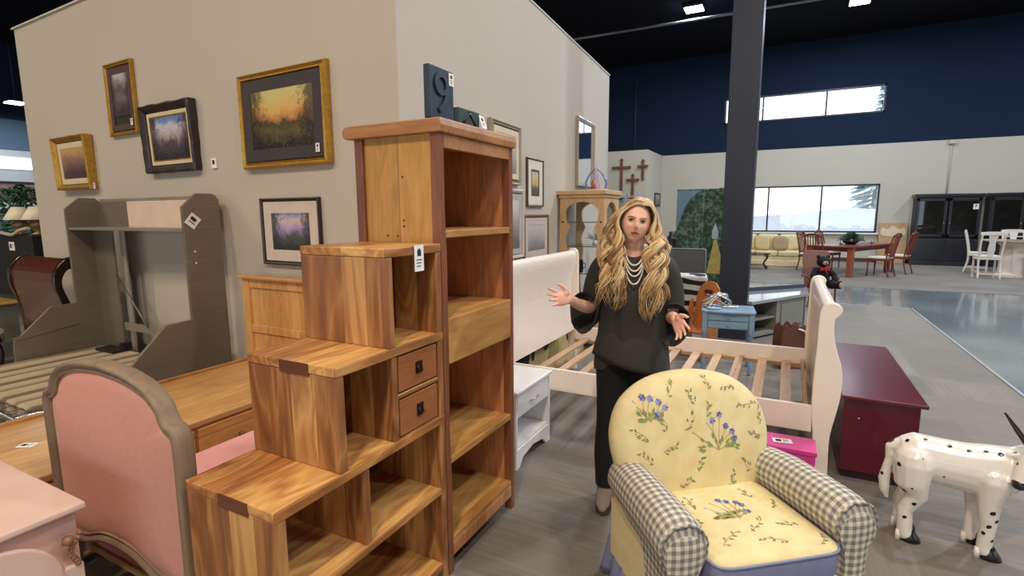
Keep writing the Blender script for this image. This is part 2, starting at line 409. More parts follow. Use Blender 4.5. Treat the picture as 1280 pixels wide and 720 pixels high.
f = MB(rt.location); f.box(-22.09, -22.084, 2, 9.5, 3.1, 3.5); f.build('pane', PANE, rt)
# unseen sides of the shop: storefront openings that let the daylight in
wall_x_holes('wall_right', 16, 16.2, -10, 20.2, 0, CEIL, [(-6, 4, .8, 3.0), (7, 15, .8, 3.0)], WALLF)
wall_with_holes('wall_back', -22.2, 16.2, -10.2, -10, 0, CEIL, [(-14, -8, .4, 3.2), (-3, 9, .3, 3.4)], WALLF)

# steel column
c = MB((-.55, 7.2, 0)); c.box(-.72, -.385, 7.03, 7.37, 0, CEIL - .002)
tag(c.build('column', COLP, bevel=.006), 'tall dark navy square steel column behind the small blue nightstand', 'column')

# lamps
LAMPG = emis('lamp_glow', (1, .97, .92, 1), 30)
LHOUS = plain('lamp_housing', rgb(60, 62, 70), .5, .4)
lamp_labels = ['high bay ceiling lamp near the picture wall', 'high bay ceiling lamp over the left part of the shop', 'unseen high bay lamp placed as front fill behind the tall bookcase aisle',
 'high bay ceiling lamp over the striped goat aisle', 'high bay ceiling lamp above the white bed', 'high bay ceiling lamp past the steel column', 'high bay ceiling lamp above the polished aisle',
 'bright square ceiling lamp glaring left of the dark column top', 'ceiling lamp cut off by the top edge right of the column', 'ceiling lamp above the white dining chairs', 'high bay ceiling lamp over the far left front of the shop', 'low hung ceiling lamp at the far left edge before the slate wall', 'ceiling lamp behind the picture partition', 'unseen high bay lamp added as cool fill over the near right aisle']
for i, (x, y, p, c) in enumerate(LAMPS):
    zz = 4.85 if x == -20.0 else 6.86
    t_ = thing('ceiling_lamp', lamp_labels[i], 'ceiling lamp', (x, y, zz))
    h = MB(); h.prism([(-.24, .03), (-.2, .10), (.2, .10), (.24, .03)], 'y', -.22, .22); h.build('housing', LHOUS, t_, bevel=.01)
    h = MB(); h.tube([(0, 0, .1), (0, 0, CEIL - zz - .001)], .02); h.build('stem', LHOUS, t_)
    h = MB(); h.box(-.22, .22, -.2, .2, .0, .03); h.build('lens', LAMPG, t_, bevel=.01)
    L = bpy.data.lights.new('lamp_light', 'AREA'); L.shape = 'DISK'; L.size = .42; L.energy = p; L.color = c
    lo = bpy.data.objects.new('lamp_light', L); COL.objects.link(lo); lo.parent = t_; lo.location = (0, 0, -.02)
    L.spread = PI

# outside: snow-covered ground and a spruce
g = MB(); g.box(-30, 30, 20.6, 60, -.4, -.3); struct(g.build('ground_outside', plain('snow', rgb(240, 244, 250), .9)))
tr_ = thing('spruce_tree', 'snowy spruce tree outside the lower far window', 'tree', (3.3, 27.5, -.3))
h = MB(); h.tube([(0, 0, 0), (0, 0, 7.6)], [.16, .03]); h.build('trunk', plain('bark', rgb(60, 46, 40), .9), tr_)
h = MB(); rr = random.Random(3)
for k in range(520):
    z = .5 + 6.9 * rr.random() ** 1.2; R = 1.75 * (1 - z / 7.6) + .1; a = rr.random() * 2 * PI; q = R * (.55 + .5 * rr.random())
    e = Vector((q * math.cos(a), q * math.sin(a), z - .25 * q)); s0 = Vector((.15 * q * math.cos(a), .15 * q * math.sin(a), z))
    h.tube([s0, s0.lerp(e, .55), e], [.05, .10, .015], n=5, flat=.5, mi=0 if rr.random() < .7 else 1)
h.build('branches', [plain('spruce_green', rgb(92, 128, 128), .9, var=.2), plain('snow_patch', rgb(226, 236, 246), .9)], tr_)

# ------------------------------------------------------------------ small tag helper
def price_tag(parent, loc, w=.06, h=.09, rz=0, rx=0, string=False, flat=False):
    """white price card in the local XZ plane facing -Y (or lying flat), with a black mark and a scribbled price"""
    T = Matrix.Translation(loc) @ Matrix.Rotation(rz, 4, 'Z') @ (Matrix.Rotation(-PI / 2 + rx, 4, 'X') if flat else Matrix.Rotation(rx, 4, 'X'))
    m = MB(); m.T = T
    m.box(-w / 2, w / 2, -.0015, 0, -h / 2, h / 2, 0)
    a = min(w, h)
    if w > h: 
        m.box(-w * .36, -w * .05, -.0022, -.0014, -h * .22, h * .25, 1)
        for k in range(3): m.box(w * .03, w * (.36 - .06 * k), -.0022, -.0014, h * (.18 - .2 * k), h * (.24 - .2 * k), 1)
    else:
        m.lathe([(.0, -.0022), (a * .2, -.0022), (a * .2, -.0014)], (0, 0, 0), 10, 1) if False else None
        m.box(-w * .2, w * .2, -.0022, -.0014, h * .08, h * .3, 1); m.box(-w * .11, w * .11, -.0022, -.0014, h * .3, h * .36, 1)
        for k in range(3): m.box(-w * .3, w * (.3 - .08 * k), -.0022, -.0014, -h * (.08 + .12 * k), -h * (.045 + .12 * k), 1)
    if string: m.tube([(0, -.001, h / 2 - .005), (.003, .002, h / 2 + .03)], .0012, n=4, mi=1)
    return m.build('price_tag', [TAGW, INK], parent)
# ------------------------------------------------------------------ step bookcase (acacia cubes climbing toward the tall case)
def step_bookcase():
    XF, XB, T = -1.24, -1.67, .034
    t = thing('step_bookcase', 'stair-stepped acacia wood bookcase with open cubes and two small drawers', 'bookcase', (-1.455, 1.32, 0)); o = t.location
    def part(name, boxes, mat, bev=.004):
        m = MB(o)
        for b_ in boxes: m.box(*b_)
        return m.build(name, mat, t, bevel=bev)
    part('side_panel', [(XB, XF, .90, .90 + T, 0, .724)], ACZ)
    part('side_panel', [(XB, XF, 1.15, 1.15 + T, .758, 1.084)], ACZ)
    part('side_panel', [(XB, XF, 1.405, 1.405 + T, 1.118, 1.448)], ACZ)
    part('side_panel', [(XB, XF, 1.70, 1.736, 0, 1.448)], ACZ)
    part('step_top', [(XB, XF + .002, .898, 1.736, .724, .758)], ACX)
    part('step_top', [(XB, XF + .002, 1.148, 1.736, 1.084, 1.118)], ACX)
    part('step_top', [(XB, XF + .002, 1.403, 1.736, 1.448, 1.482)], ACX)
    part('divider', [(XB + .01, XF - .006, 1.255, 1.285, .44, .724)], ACZ)
    part('divider', [(XB + .01, XF - .004, 1.42, 1.45, .758, 1.084)], ACZ)
    part('shelf', [(XB + .01, XF, .934, 1.70, .412, .44)], ACX)
    part('shelf', [(XB + .01, XF, .934, 1.70, .06, .09)], ACX)
    part('plinth', [(XB + .02, XF - .03, .934, 1.70, .0, .06)], ACZY)
    part('back_panel', [(XB, XB + .012, 1.25, 1.70, .06, .724)], ACZY)
    part('back_panel', [(XB, XB + .012, 1.184, 1.70, .758, 1.084)], ACZY)
    part('back_panel', [(XB, XB + .012, 1.439, 1.70, 1.118, 1.448)], ACZY)
    part('drawer_rail', [(XB + .02, XF - .004, 1.45, 1.70, .915, .932)], ACX)
    # tenon inlays on the left ends
    dk = wood('tenon_end_grain', rgb(78, 38, 18), rgb(110, 58, 28), rgb(130, 74, 38), 'x', .2, 'z', contrast=.3, knots=False)
    for y, z in ((.8975, .727), (1.1475, 1.087)):
        m = MB(o); m.box(-1.50, -1.36, y - .0012, y + .01, z - .012, z + .03); m.build('tenon', dk, t)
    for z0, z1 in ((.766, .908), (.939, 1.077)):
        m = MB(o); m.box(XB + .05, XF - .004, 1.456, 1.694, z0, z1); d = m.build('drawer', ACD, t, bevel=.004)
        h = MB(o); zc = (z0 + z1) / 2; yc = 1.575
        h.box(XF - .005, XF + .0, yc - .019, yc + .019, zc - .022, zc + .026); h.box(XF, XF + .002, yc - .016, yc + .016, zc - .019, zc + .021, 1)
        h.tube([(XF + .001, yc - .013, zc + .012), (XF + .008, yc - .012, zc - .012), (XF + .008, yc + .012, zc - .012), (XF + .001, yc + .013, zc + .012)], .003, 6)
        h.build('recessed_pull', [BRONZE, plain('pull_shadow_plate', rgb(34, 20, 16), .5, .4)], d)
    price_tag(t, (XF + .006 - o.x, 1.585 - o.y, 1.435), .056, .10, rz=PI / 2)
step_bookcase()

# ------------------------------------------------------------------ tall bookcase
def tall_bookcase():
    XF, XB = -1.24, -1.69; Y0, Y1 = 1.742, 2.372
    t = thing('tall_bookcase', 'tall narrow acacia bookcase with rounded top slab and a deep middle shelf box', 'bookcase', (-1.465, 2.06, 0)); o = t.location
    rr = random.Random(5)
    def live_post(x0, x1, y0, y1, wav):
        m = MB(o); n = 26; rings = []
        for i in range(n + 1):
            z = 1.925 * i / n; d = wav * (math.sin(z * 6.2) * .5 + math.sin(z * 14.3 + 1) * .25 + noise.noise((x0 * 9, y0 * 9, z * 5)) * .6)
            rings.append([(x0, y0, z), (x1, y0, z), (x1, y1 + d, z), (x0, y1 + d, z)])
        m.loft(rings, 0, False); return m.build('post', BKP, t, bevel=.004)
    live_post(XF - .045, XF, Y0, Y0 + .036, .006); live_post(XF - .045, XF, Y1 - .034, Y1, .0)
    live_post(XB, XB + .045, Y0, Y0 + .036, .006); live_post(XB, XB + .045, Y1 - .034, Y1, .0)
    m = MB(o); pr = []
    for k in range(9):
        a = PI / 2 + PI * k / 8; pr.append((XB - .03 + .028 * math.cos(a), 1.95 + .028 * math.sin(a)))
    pr += [(XF + .012, 1.922), (XF + .016, 1.95), (XF + .012, 1.978)]
    m.prism(pr, 'y', Y0 - .012, Y1 + .012); m.build('top_slab', BKT, t, bevel=.005)
    m = MB(o); m.box(XF - .03, XF - .002, Y0 + .036, Y1 - .034, 1.865, 1.922); m.build('top_rail', BKT, t, bevel=.003)
    m = MB(o); m.box(XB + .045, XF - .045, Y0 + .014, Y0 + .03, .07, 1.922); sp = m.build('side_panel', BKY, t)
    m = MB(o); m.box(XB + .045, XF - .045, Y1 - .03, Y1 - .014, .07, 1.922); m.build('side_panel', BKB, t)
    m = MB(o)
    for y, z in ((0, 1.76), (0, 1.56), (0, 1.535), (-.09, 1.405), (-.02, 1.40)):
        m.lathe([(0.001, 0), (.006, .0005), (.005, .002)], (0, 0, 0), 8)
    m = MB(o)
    for x, z in ((-1.44, 1.755), (-1.44, 1.575), (-1.44, 1.55), (-1.53, 1.51), (-1.475, 1.508)):
        m.tube([(x, Y0 + .0132, z), (x, Y0 + .0145, z)], .005, 8)
    m.build('knot_holes', plain('knot_dark', rgb(60, 30, 16), .8), sp)
    def shelf(z0, z1, mat=BKS, xf=XF - .004): 
        m = MB(o); m.box(XB + .012, xf, Y0 + .03, Y1 - .03, z0, z1); return m.build('shelf', mat, t, bevel=.004)
    shelf(1.502, 1.534); shelf(.512, .545); shelf(.135, .165)
    m = MB(o); m.box(XB + .02, XF + .002, Y0 + .037, Y1 - .035, .965, 1.165); m.build('shelf_box', BKS, t, bevel=.005)
    m = MB(o); m.box(XF - .022, XF - .002, Y0 + .036, Y1 - .034, .075, .135); m.build('bottom_rail', BKB, t, bevel=.003)
    m = MB(o); m.box(XB, XB + .012, Y0 + .12, Y1 - .03, .07, 1.922); m.build('back_panel', BKB, t)
tall_bookcase()

# number plaques on the tall bookcase
def text_mesh(s, size, depth, mat, parent, name, T, font_shear=0):
    cu = bpy.data.curves.new(name, 'FONT'); cu.body = s; cu.size = size; cu.extrude = depth; cu.align_x = 'CENTER'; cu.align_y = 'CENTER'
    ob = bpy.data.objects.new(name, cu); COL.objects.link(ob)
    dg = bpy.context.evaluated_depsgraph_get(); me = bpy.data.meshes.new_from_object(ob.evaluated_get(dg))
    bpy.data.objects.remove(ob); me.transform(T); me.materials.clear(); me.materials.append(mat)
    o = bpy.data.objects.new(name, me); COL.objects.link(o); o.parent = parent; return o
PLQ = plain('plaque_slate_blue', rgb(34, 48, 62), .55, var=.15, sc=20)
PLQN = plain('plaque_number_blue', rgb(28, 36, 50), .4)
PLQG = plain('plaque_dark_green', rgb(38, 62, 56), .55, var=.2, sc=20)
t = thing('number_plaque', 'dark slate blue block plaque with a raised number 9, standing on the tall bookcase', 'plaque', (-1.285, 1.818, 1.979), rz=PI / 2)
m = MB(); m.box(-.085, .085, -.012, .016, 0, .205); m.build('board', PLQ, t, bevel=.004)
text_mesh('9', .23, .006, PLQN, t, 'number', Matrix.Translation((-.005, -.014, .098)) @ Matrix.Rotation(PI / 2, 4, 'X'))
price_tag(t, (.066, -.0135, .172), .034, .05)
t = thing('number_plaque', 'low dark green plaque lying back beside the number 9, price card on its right end', 'plaque', (-1.29, 2.02, 1.979), rz=PI / 2)
m = MB(); m.box(-.085, .085, -.02, .02, 0, .075); m.build('board', PLQG, t, bevel=.004)
m = MB(); m.tube([(-.05, -.021, .015), (0, -.021, .06), (.05, -.021, .015)], .006, 6); m.build('number', PLQN, t)
price_tag(t, (.098, -.03, .035), .04, .06, rx=-.35)

# ------------------------------------------------------------------ pine captain's bed
def pine_bed():
    t = thing('platform_bed', 'pine platform bed with drawers and slatted headboard against the picture wall', 'bed', (-3.2, 1.6, 0)); o = t.location
    X0, X1, Ya, Yb, Z = -3.63, -2.76, .55, 2.56, .50
    m = MB(o); m.box(X0, X1, Ya, Yb, Z - .035, Z); m.build('top_board', PINE, t, bevel=.006)
    m = MB(o); m.box(X0, X0 + .025, Ya, Yb, Z, Z + .018); m.box(X0, X1, Ya, Ya + .025, Z, Z + .0101); m.build('edge_lip', PINEY, t, bevel=.003)
    m = MB(o); m.box(X0 + .02, X1 - .02, Ya + .02, Yb, .04, Z - .035); m.build('carcass', PINEY, t)
    for i in range(4):
        y0 = Ya + .04 + i * .495
        m = MB(o); m.box(X1 - .02, X1 - .002, y0, y0 + .475, .25, Z - .05); d = m.build('drawer', PINEY, t, bevel=.004)
        m = MB(o); m.T = Matrix.Translation((X1 - .002, y0 + .2375, .34)) @ Matrix.Rotation(PI / 2, 4, 'Y')
        m.lathe([(.008, 0), (.008, .012), (.019, .018), (.017, .03), (.004, .034)], n=14); m.build('knob', plain('knob_wood', rgb(120, 70, 40), .4), d)
        m = MB(o); m.box(X1 - .02, X1 - .002, y0, y0 + .475, .06, .24); d = m.build('drawer', PINEY, t, bevel=.004)
    h = MB(o); h.box(-3.72, -3.64, Yb + .0, Yb + .05, 0, 1.12); h.build('headboard_post', PINEZ, t, bevel=.005)
    h = MB(o); h.box(-2.80, -2.72, Yb + .0, Yb + .05, 0, 1.12); h.build('headboard_post', PINEZ, t, bevel=.005)
    h = MB(o); h.box(-3.75, -2.69, Yb - .02, Yb + .06, 1.12, 1.145); h.build('headboard_cap', PINEY, t, bevel=.006)
    for a, b_ in ((1.05, 1.12), (.70, .76), (.50, .56)):
        h = MB(o); h.box(-3.64, -2.80, Yb + .008, Yb + .04, a, b_); h.build('headboard_rail', PINEZ, t, bevel=.004)
    h = MB(o); h.box(-3.64, -2.80, Yb + .02, Yb + .032, .5, 1.06); h.build('headboard_panel', PINEZ, t)
    price_tag(t, (-3.20 - o.x, 1.02 - o.y, Z + .002), .075, .05, rz=.5, flat=True)
pine_bed()

# ------------------------------------------------------------------ pink upholstered bed
def inset(pts, d):
    n = len(pts); out = []
    A = sum(pts[i][0] * pts[(i + 1) % n][1] - pts[(i + 1) % n][0] * pts[i][1] for i in range(n)); sg = 1 if A > 0 else -1
    for i in range(n):
        p, q, r = Vector(pts[i - 1]), Vector(pts[i]), Vector(pts[(i + 1) % n])
        a = (q - p).normalized(); b = (r - q).normalized()
        na = Vector((-a.y, a.x)) * sg; nb = Vector((-b.y, b.x)) * sg; nn = na + nb
        nn = nn / max(.35, nn.length_squared / 2)
        nn = nn * (1 if True else 1)
        out.append(tuple(q + nn * d))
    return out
def catmull(pts, k=5, closed=False):
    P = [Vector(p) for p in pts]; n = len(P); out = []
    rng = range(n) if closed else range(n - 1)
    for i in rng:
        p0 = P[(i - 1) % n] if closed or i > 0 else P[0]; p1 = P[i]; p2 = P[(i + 1) % n]; p3 = P[(i + 2) % n] if closed or i + 2 < n else P[-1]
        for j in range(k):
            u = j / k
            out.append(.5 * ((2 * p1) + (p2 - p0) * u + (2 * p0 - 5 * p1 + 4 * p2 - p3) * u * u + (3 * p1 - p0 - 3 * p2 + p3) * u ** 3))
    if not closed: out.append(P[-1])
    return out
PINKF = plain('pink_linen', rgb(206, 148, 134), .85, var=.03, sc=40, bmp=400)
PINKM = plain('pink_mattress_cloth', rgb(222, 158, 156), .85, var=.03, sc=20, bmp=250)
GREYW = wood('weathered_grey_wood', rgb(118, 96, 76), rgb(148, 126, 104), rgb(174, 152, 128), 'z', .5, 'x', contrast=.3, knots=False, coat=0, rough=.6)
def pink_bed():
    t = thing('upholstered_bed', 'pink upholstered bed with arched headboard in a carved grey wood frame', 'bed', (-2.165, .93, 0)); o = t.location
    half = [(.46, .27), (.462, .5), (.464, .72), (.464, .83), (.458, .885), (.435, .915), (.405, .925), (.39, .945), (.365, .985), (.29, 1.035), (.16, 1.068), (0, 1.08)]
    top = [tuple(p) for p in catmull(half, 4)]
    bot = [tuple(p) for p in catmull([(0, .36), (-.12, .355), (-.25, .30), (-.36, .285), (-.46, .27)], 3)]
    right = [p for p in top]; left = [(-x, z) for x, z in top[::-1][1:]]
    # bottom: from left leg to right leg
    bb = [(x, z) for x, z in catmull([(-.46, .27), (-.38, .29), (-.25, .30), (-.12, .345), (0, .355), (.12, .345), (.25, .30), (.38, .29), (.46, .27)], 3)][1:-1]
    ol = right + left + bb
    m = MB()
    prof = [(.044, .010), (.040, .024), (.034, .024), (.030, .018), (.024, .020), (.014, .034), (.005, .030), (0, .02), (0, -.02), (.005, -.030), (.014, -.034), (.024, -.020), (.030, -.018), (.034, -.024), (.040, -.024), (.044, -.010)]
    rings = [[(x, -dp, z) for x, z in inset(ol, i_)] for i_, dp in prof]
    rings = rings + [rings[0]]
    m.loft(rings, 0, True, caps=False); m.build('headboard_frame', GREYW, t)
    m = MB(); rings = []
    for g_, dp in [(.945, .006), (.90, .014), (.86, .020), (.78, .025), (.6, .028), (.3, .029), (.03, .029)]: rings.append([(x * g_, -dp, .68 + (z - .68) * g_) for x, z in ol])
    back = [[(p[0], -p[1], p[2]) for p in r] for r in rings]
    m.loft(rings[::-1] + back, 0, True); m.build('headboard_panel', PINKF, t)
    for s in (-1, 1):
        m = MB(); m.loft([[(s * .44 + a * w_, b_ * w_, z) for a, b_ in ((-1, -1), (1, -1), (1, 1), (-1, 1))] for z, w_ in ((0, .016), (.04, .02), (.12, .016), (.2, .028), (.34, .03))], 0, False)
        m.build('leg', GREYW, t, bevel=.004)
        m = MB(); m.box(s * .44 - .022, s * .44 + .022, .03, 1.62, .17, .29); m.build('side_rail', plain('pink_painted_rail', rgb(214, 170, 158), .5) if s < 0 else GREYW, t, bevel=.008)
        m = MB(); m.loft([[(s * .43 + a * w_, 1.62 + b_ * w_, z) for a, b_ in ((-1, -1), (1, -1), (1, 1), (-1, 1))] for z, w_ in ((0, .016), (.04, .02), (.12, .016), (.2, .028), (.34, .03))], 0, False)
        m.build('leg', GREYW, t, bevel=.004)
    m = MB(); m.box(-.44, .44, .05, 1.6, .17, .20); m.build('slat_deck', SLATW, t)
    m = MB(); m.box(-.455, .425, .045, 1.6, .205, .40); m.build('mattress', PINKM, t, bevel=.03, seg=4)
pink_bed()

# ------------------------------------------------------------------ blush painted nightstand, bottom left
def blush_stand():
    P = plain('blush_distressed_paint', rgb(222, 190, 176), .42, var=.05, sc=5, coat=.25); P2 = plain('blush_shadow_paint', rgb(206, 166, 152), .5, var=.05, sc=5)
    WN = plain('worn_brass_wood', rgb(150, 112, 78), .5, .2)
    t = thing('nightstand', 'blush pink painted nightstand with scalloped apron and price card on top', 'nightstand', (-2.24, .47, 0)); o = t.location
    X0, X1, Ya, Yb, Z = -2.62, -1.93, .12, .735, .70
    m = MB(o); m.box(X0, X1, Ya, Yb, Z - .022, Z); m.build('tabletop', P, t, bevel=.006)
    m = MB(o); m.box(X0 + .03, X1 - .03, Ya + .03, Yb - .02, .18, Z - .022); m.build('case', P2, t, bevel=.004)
    pts = [(Ya + .03, .12), (Ya + .10, .14), (Ya + .14, .24), (Ya + .22, .28), (Ya + .31, .31), (Ya + .40, .28), (Ya + .48, .24), (Yb - .06, .14), (Yb - .02, .12), (Yb - .02, .5), (Ya + .03, .5)]
    m = MB(o); m.prism(pts, 'x', X1 - .032, X1 - .012); m.build('apron', P, t, bevel=.004)
    m = MB(o); dl = [((Ya + Yb) / 2 + .07 + a * .165, .49 + b_ * .155) for a, b_ in [(math.cos(q * PI / 14), math.sin(q * PI / 14)) for q in range(28)]]
    m.prism(dl, 'x', X1 - .03, X1 - .006); d = m.build('drawer', P, t, bevel=.006)
    for y in (Ya + .10, Yb - .06):
        m = MB(o); m.T = Matrix.Translation((X1 - .012, y, .60)) @ Matrix.Rotation(PI / 2, 4, 'Y'); m.lathe([(.01, 0), (.008, .01), (.017, .018), (.012, .03), (.003, .033)], n=12); m.build('knob', WN, d)
    for y in (Ya + .04, Yb - .04):
        for x in (X0 + .05, X1 - .04):
            m = MB(o); m.tube([(x, y, .2), (x + (.015 if x > -2.2 else -.015), y, .1), (x, y, 0)], [.03, .018, .02], 10); m.build('leg', P, t)
            if x > -2.2:
                m = MB(o)
                for k in range(9):
                    a = k * .7; m.ell((x + .028, y + .018 * math.cos(a) * (1 - k / 12), .60 - k * .012), (.008, .009, .009), 8, 6)
                m.build('carved_scroll', WN, t)
    price_tag(t, (-2.02 - o.x, .50 - o.y, Z + .002), .085, .06, rz=PI / 2 + .1, flat=True)
blush_stand()

# ------------------------------------------------------------------ grey fold-down bunk (wall bed) with hutch
def wall_bed():
    def brushed(name, c):
        m, t, bs, ns, ls = nt(name)
        a = N(t, 'TexNoise', Scale=1.0, Detail=6.0); ls.new(coord(t, (2, 2, 60)), a.inputs['Vector'])
        b = N(t, 'TexNoise', Scale=2.0, Detail=2.0); ls.new(coord(t), b.inputs['Vector'])
        f = math_(t, 'ADD', math_(t, 'MULTIPLY', a.outputs['Fac'], .6), math_(t, 'MULTIPLY', b.outputs['Fac'], .4))
        ls.new(ramp(t, f, [(.3, tuple(x * .84 for x in c[:3]) + (1,)), (.7, tuple(min(1, x * 1.14) for x in c[:3]) + (1,))]), bs.inputs['Base Color'])
        bs.inputs['Roughness'].default_value = .38; bs.inputs['Metallic'].default_value = .25; return m
    G = brushed('brushed_grey_laminate', rgb(126, 115, 100)); G2 = brushed('brushed_grey_edge', rgb(150, 142, 130))
    t = thing('wall_bed', 'grey laminate wall bed with angled side panels, shelf and striped mattress folded down', 'bed', (-5.0, 2.2, 0)); o = t.location
    YB = 2.70
    pts = [(YB, 0), (YB, 1.73), (YB - .05, 1.775), (YB - .18, 1.775), (YB - .30, 1.67), (YB - .30, .785), (YB - .50, .775), (YB - .79, .50), (YB - .80, .14), (YB - .74, .10), (YB - .1, .10), (YB - .1, 0)]
    for X in (-5.98, -4.14):
        m = MB(o); m.prism(pts, 'x', X - .014, X + .014); m.build('side_panel', G, t, bevel=.003)
    m = MB(o); m.box(-5.966, -4.154, YB - .29, YB - .01, 1.475, 1.50); m.build('shelf', G2, t, bevel=.003)
    m = MB(o); m.box(-5.966, -4.154, YB - .02, YB, 1.735, 1.765); m.build('top_rail', G2, t, bevel=.003)
    m = MB(o); m.box(-5.45, -4.154, YB - .03, YB - .012, 1.50, 1.735); m.build('shelf_back', plain('pinkish_back_panel', rgb(222, 196, 176), .6), t)
    m = MB(o); m.box(-5.966, -5.45, YB - .03, YB - .012, 1.50, 1.735); m.build('shelf_back', G, t)
    m = MB(o); m.box(-5.966, -5.62, YB - .10, YB - .085, .30, 1.475); m.build('inner_panel', G, t)
    m = MB(o); m.box(-5.60, -5.53, YB - .05, YB - .03, .3, 1.475); m.build('hinge_post', plain('pale_steel_post', rgb(176, 170, 160), .4, .4), t, bevel=.003)
    m = MB(o); m.bar((-5.55, YB - .10, .56), (-4.16, YB - .10, .56), .02, .07); m.build('cross_rail', G2, t)
    m = MB(o); m.tube([(-5.58, YB - .12, 1.05), (-5.05, YB - .16, .60)], .009, 6); m.build('gas_strut', STEEL, t)
    m = MB(o); m.bar((-5.955, YB - .80, .53), (-5.955, YB - .31, .60), .01, .03); m.build('side_rail', G, t)
    # low deck, striped mattress, projecting steel frame
    m = MB(o); m.box(-5.93, -4.19, 1.28, YB - .12, .20, .24); m.build('deck', G, t)
    mm, tt, bs, ns, ls = nt('striped_ticking')
    sep = N(tt, 'SeparateXYZ'); ls.new(coord(tt), sep.inputs[0]); q = math_(tt, 'FRACT', math_(tt, 'DIVIDE', math_(tt, 'ADD', sep.outputs[0], 5.0), .42))
    nz = N(tt, 'TexNoise', Scale=9.0, Detail=3.0); ls.new(coord(tt), nz.inputs['Vector'])
    ls.new(mix(tt, math_(tt, 'MULTIPLY', nz.outputs['Fac'], .25), ramp(tt, q, [(0, rgb(196, 178, 148)), (.34, rgb(188, 168, 138)), (.38, rgb(120, 104, 82)), (.55, rgb(112, 96, 76)), (.60, rgb(196, 178, 150)), (.84, rgb(186, 166, 138)), (.88, rgb(142, 122, 98)), (1, rgb(136, 116, 92))], 'LINEAR'), rgb(110, 98, 84)), bs.inputs['Base Color'])
    bs.inputs['Roughness'].default_value = .85
    m = MB(o); m.box(-5.90, -4.36, 1.42, YB - .14, .24, .345); m.build('mattress', mm, t, bevel=.025, seg=3)
    m = MB(o)
    for z in (.22, .345): m.tube([(-5.93, 1.30, z), (-4.20, 1.30, z)], .011, 8); m.tube([(-4.20, 1.30, z), (-4.20, YB - .85, z)], .011, 8)
    for k in range(16): m.tube([(-5.9 + k * .112, 1.30, .22), (-5.9 + k * .112, 1.30, .345)], .004, 6)
    m.build('steel_frame', CHROME, t)
    m = MB(o)
    for k in range(14): m.tube([(-5.88 + k * .12, 1.31, .335), (-5.88 + k * .12, 1.42, .335)], .003, 5)
    for k in range(4): m.tube([(-5.9, 1.32 + k * .03, .335), (-4.21, 1.32 + k * .03, .335)], .0025, 5)
    m.build('mesh_edge', STEEL, t)
    for x in (-5.8, -4.35):
        m = MB(o); m.tube([(x, 1.33, 0), (x, 1.33, .22)], .015, 8); m.build('leg', STEEL, t)
    m = MB(o); m.box(-5.72, -5.42, YB - .30, YB - .16, .345, .37); m.box(-5.5, -5.44, YB - .2, YB - .12, .345, .42); m.build('latch_bracket', plain('black_bracket', rgb(20, 20, 22), .5), t, bevel=.004)
    # hanging diamond tag on the right panel
    tg = MB(); tg.T = Matrix.Translation((-4.158 - o.x, 2.515 - o.y, 1.575)) @ Matrix.Rotation(-PI / 2, 4, 'Z') @ Matrix.Rotation(.6, 4, 'Y')
    tg = MB(); 
    tg.T = Matrix.Translation((-4.120 - o.x, 2.47 - o.y, 1.56)) @ Matrix.Rotation(PI / 2, 4, 'Z') @ Matrix.Rotation(.7, 4, 'Y')
    tg.box(-.045, .045, -.003, 0, -.05, .05, 0); tg.box(-.028, .02, -.004, -.003, .0, .028, 1); tg.box(-.028, .026, -.004, -.003, -.02, -.012, 1); tg.tube([(-.03, 0, .04), (-.05, .0, .1)], .002, 4, 2)
    tg.build('price_tag', [TAGW, INK, RED], t)
    m = MB(o)
    for z in (1.32, 1.23): m.tube([(-4.127, 2.47, z), (-4.122, 2.47, z)], .008, 8)
    m.build('screw_cover', TAGW, t)
wall_bed()

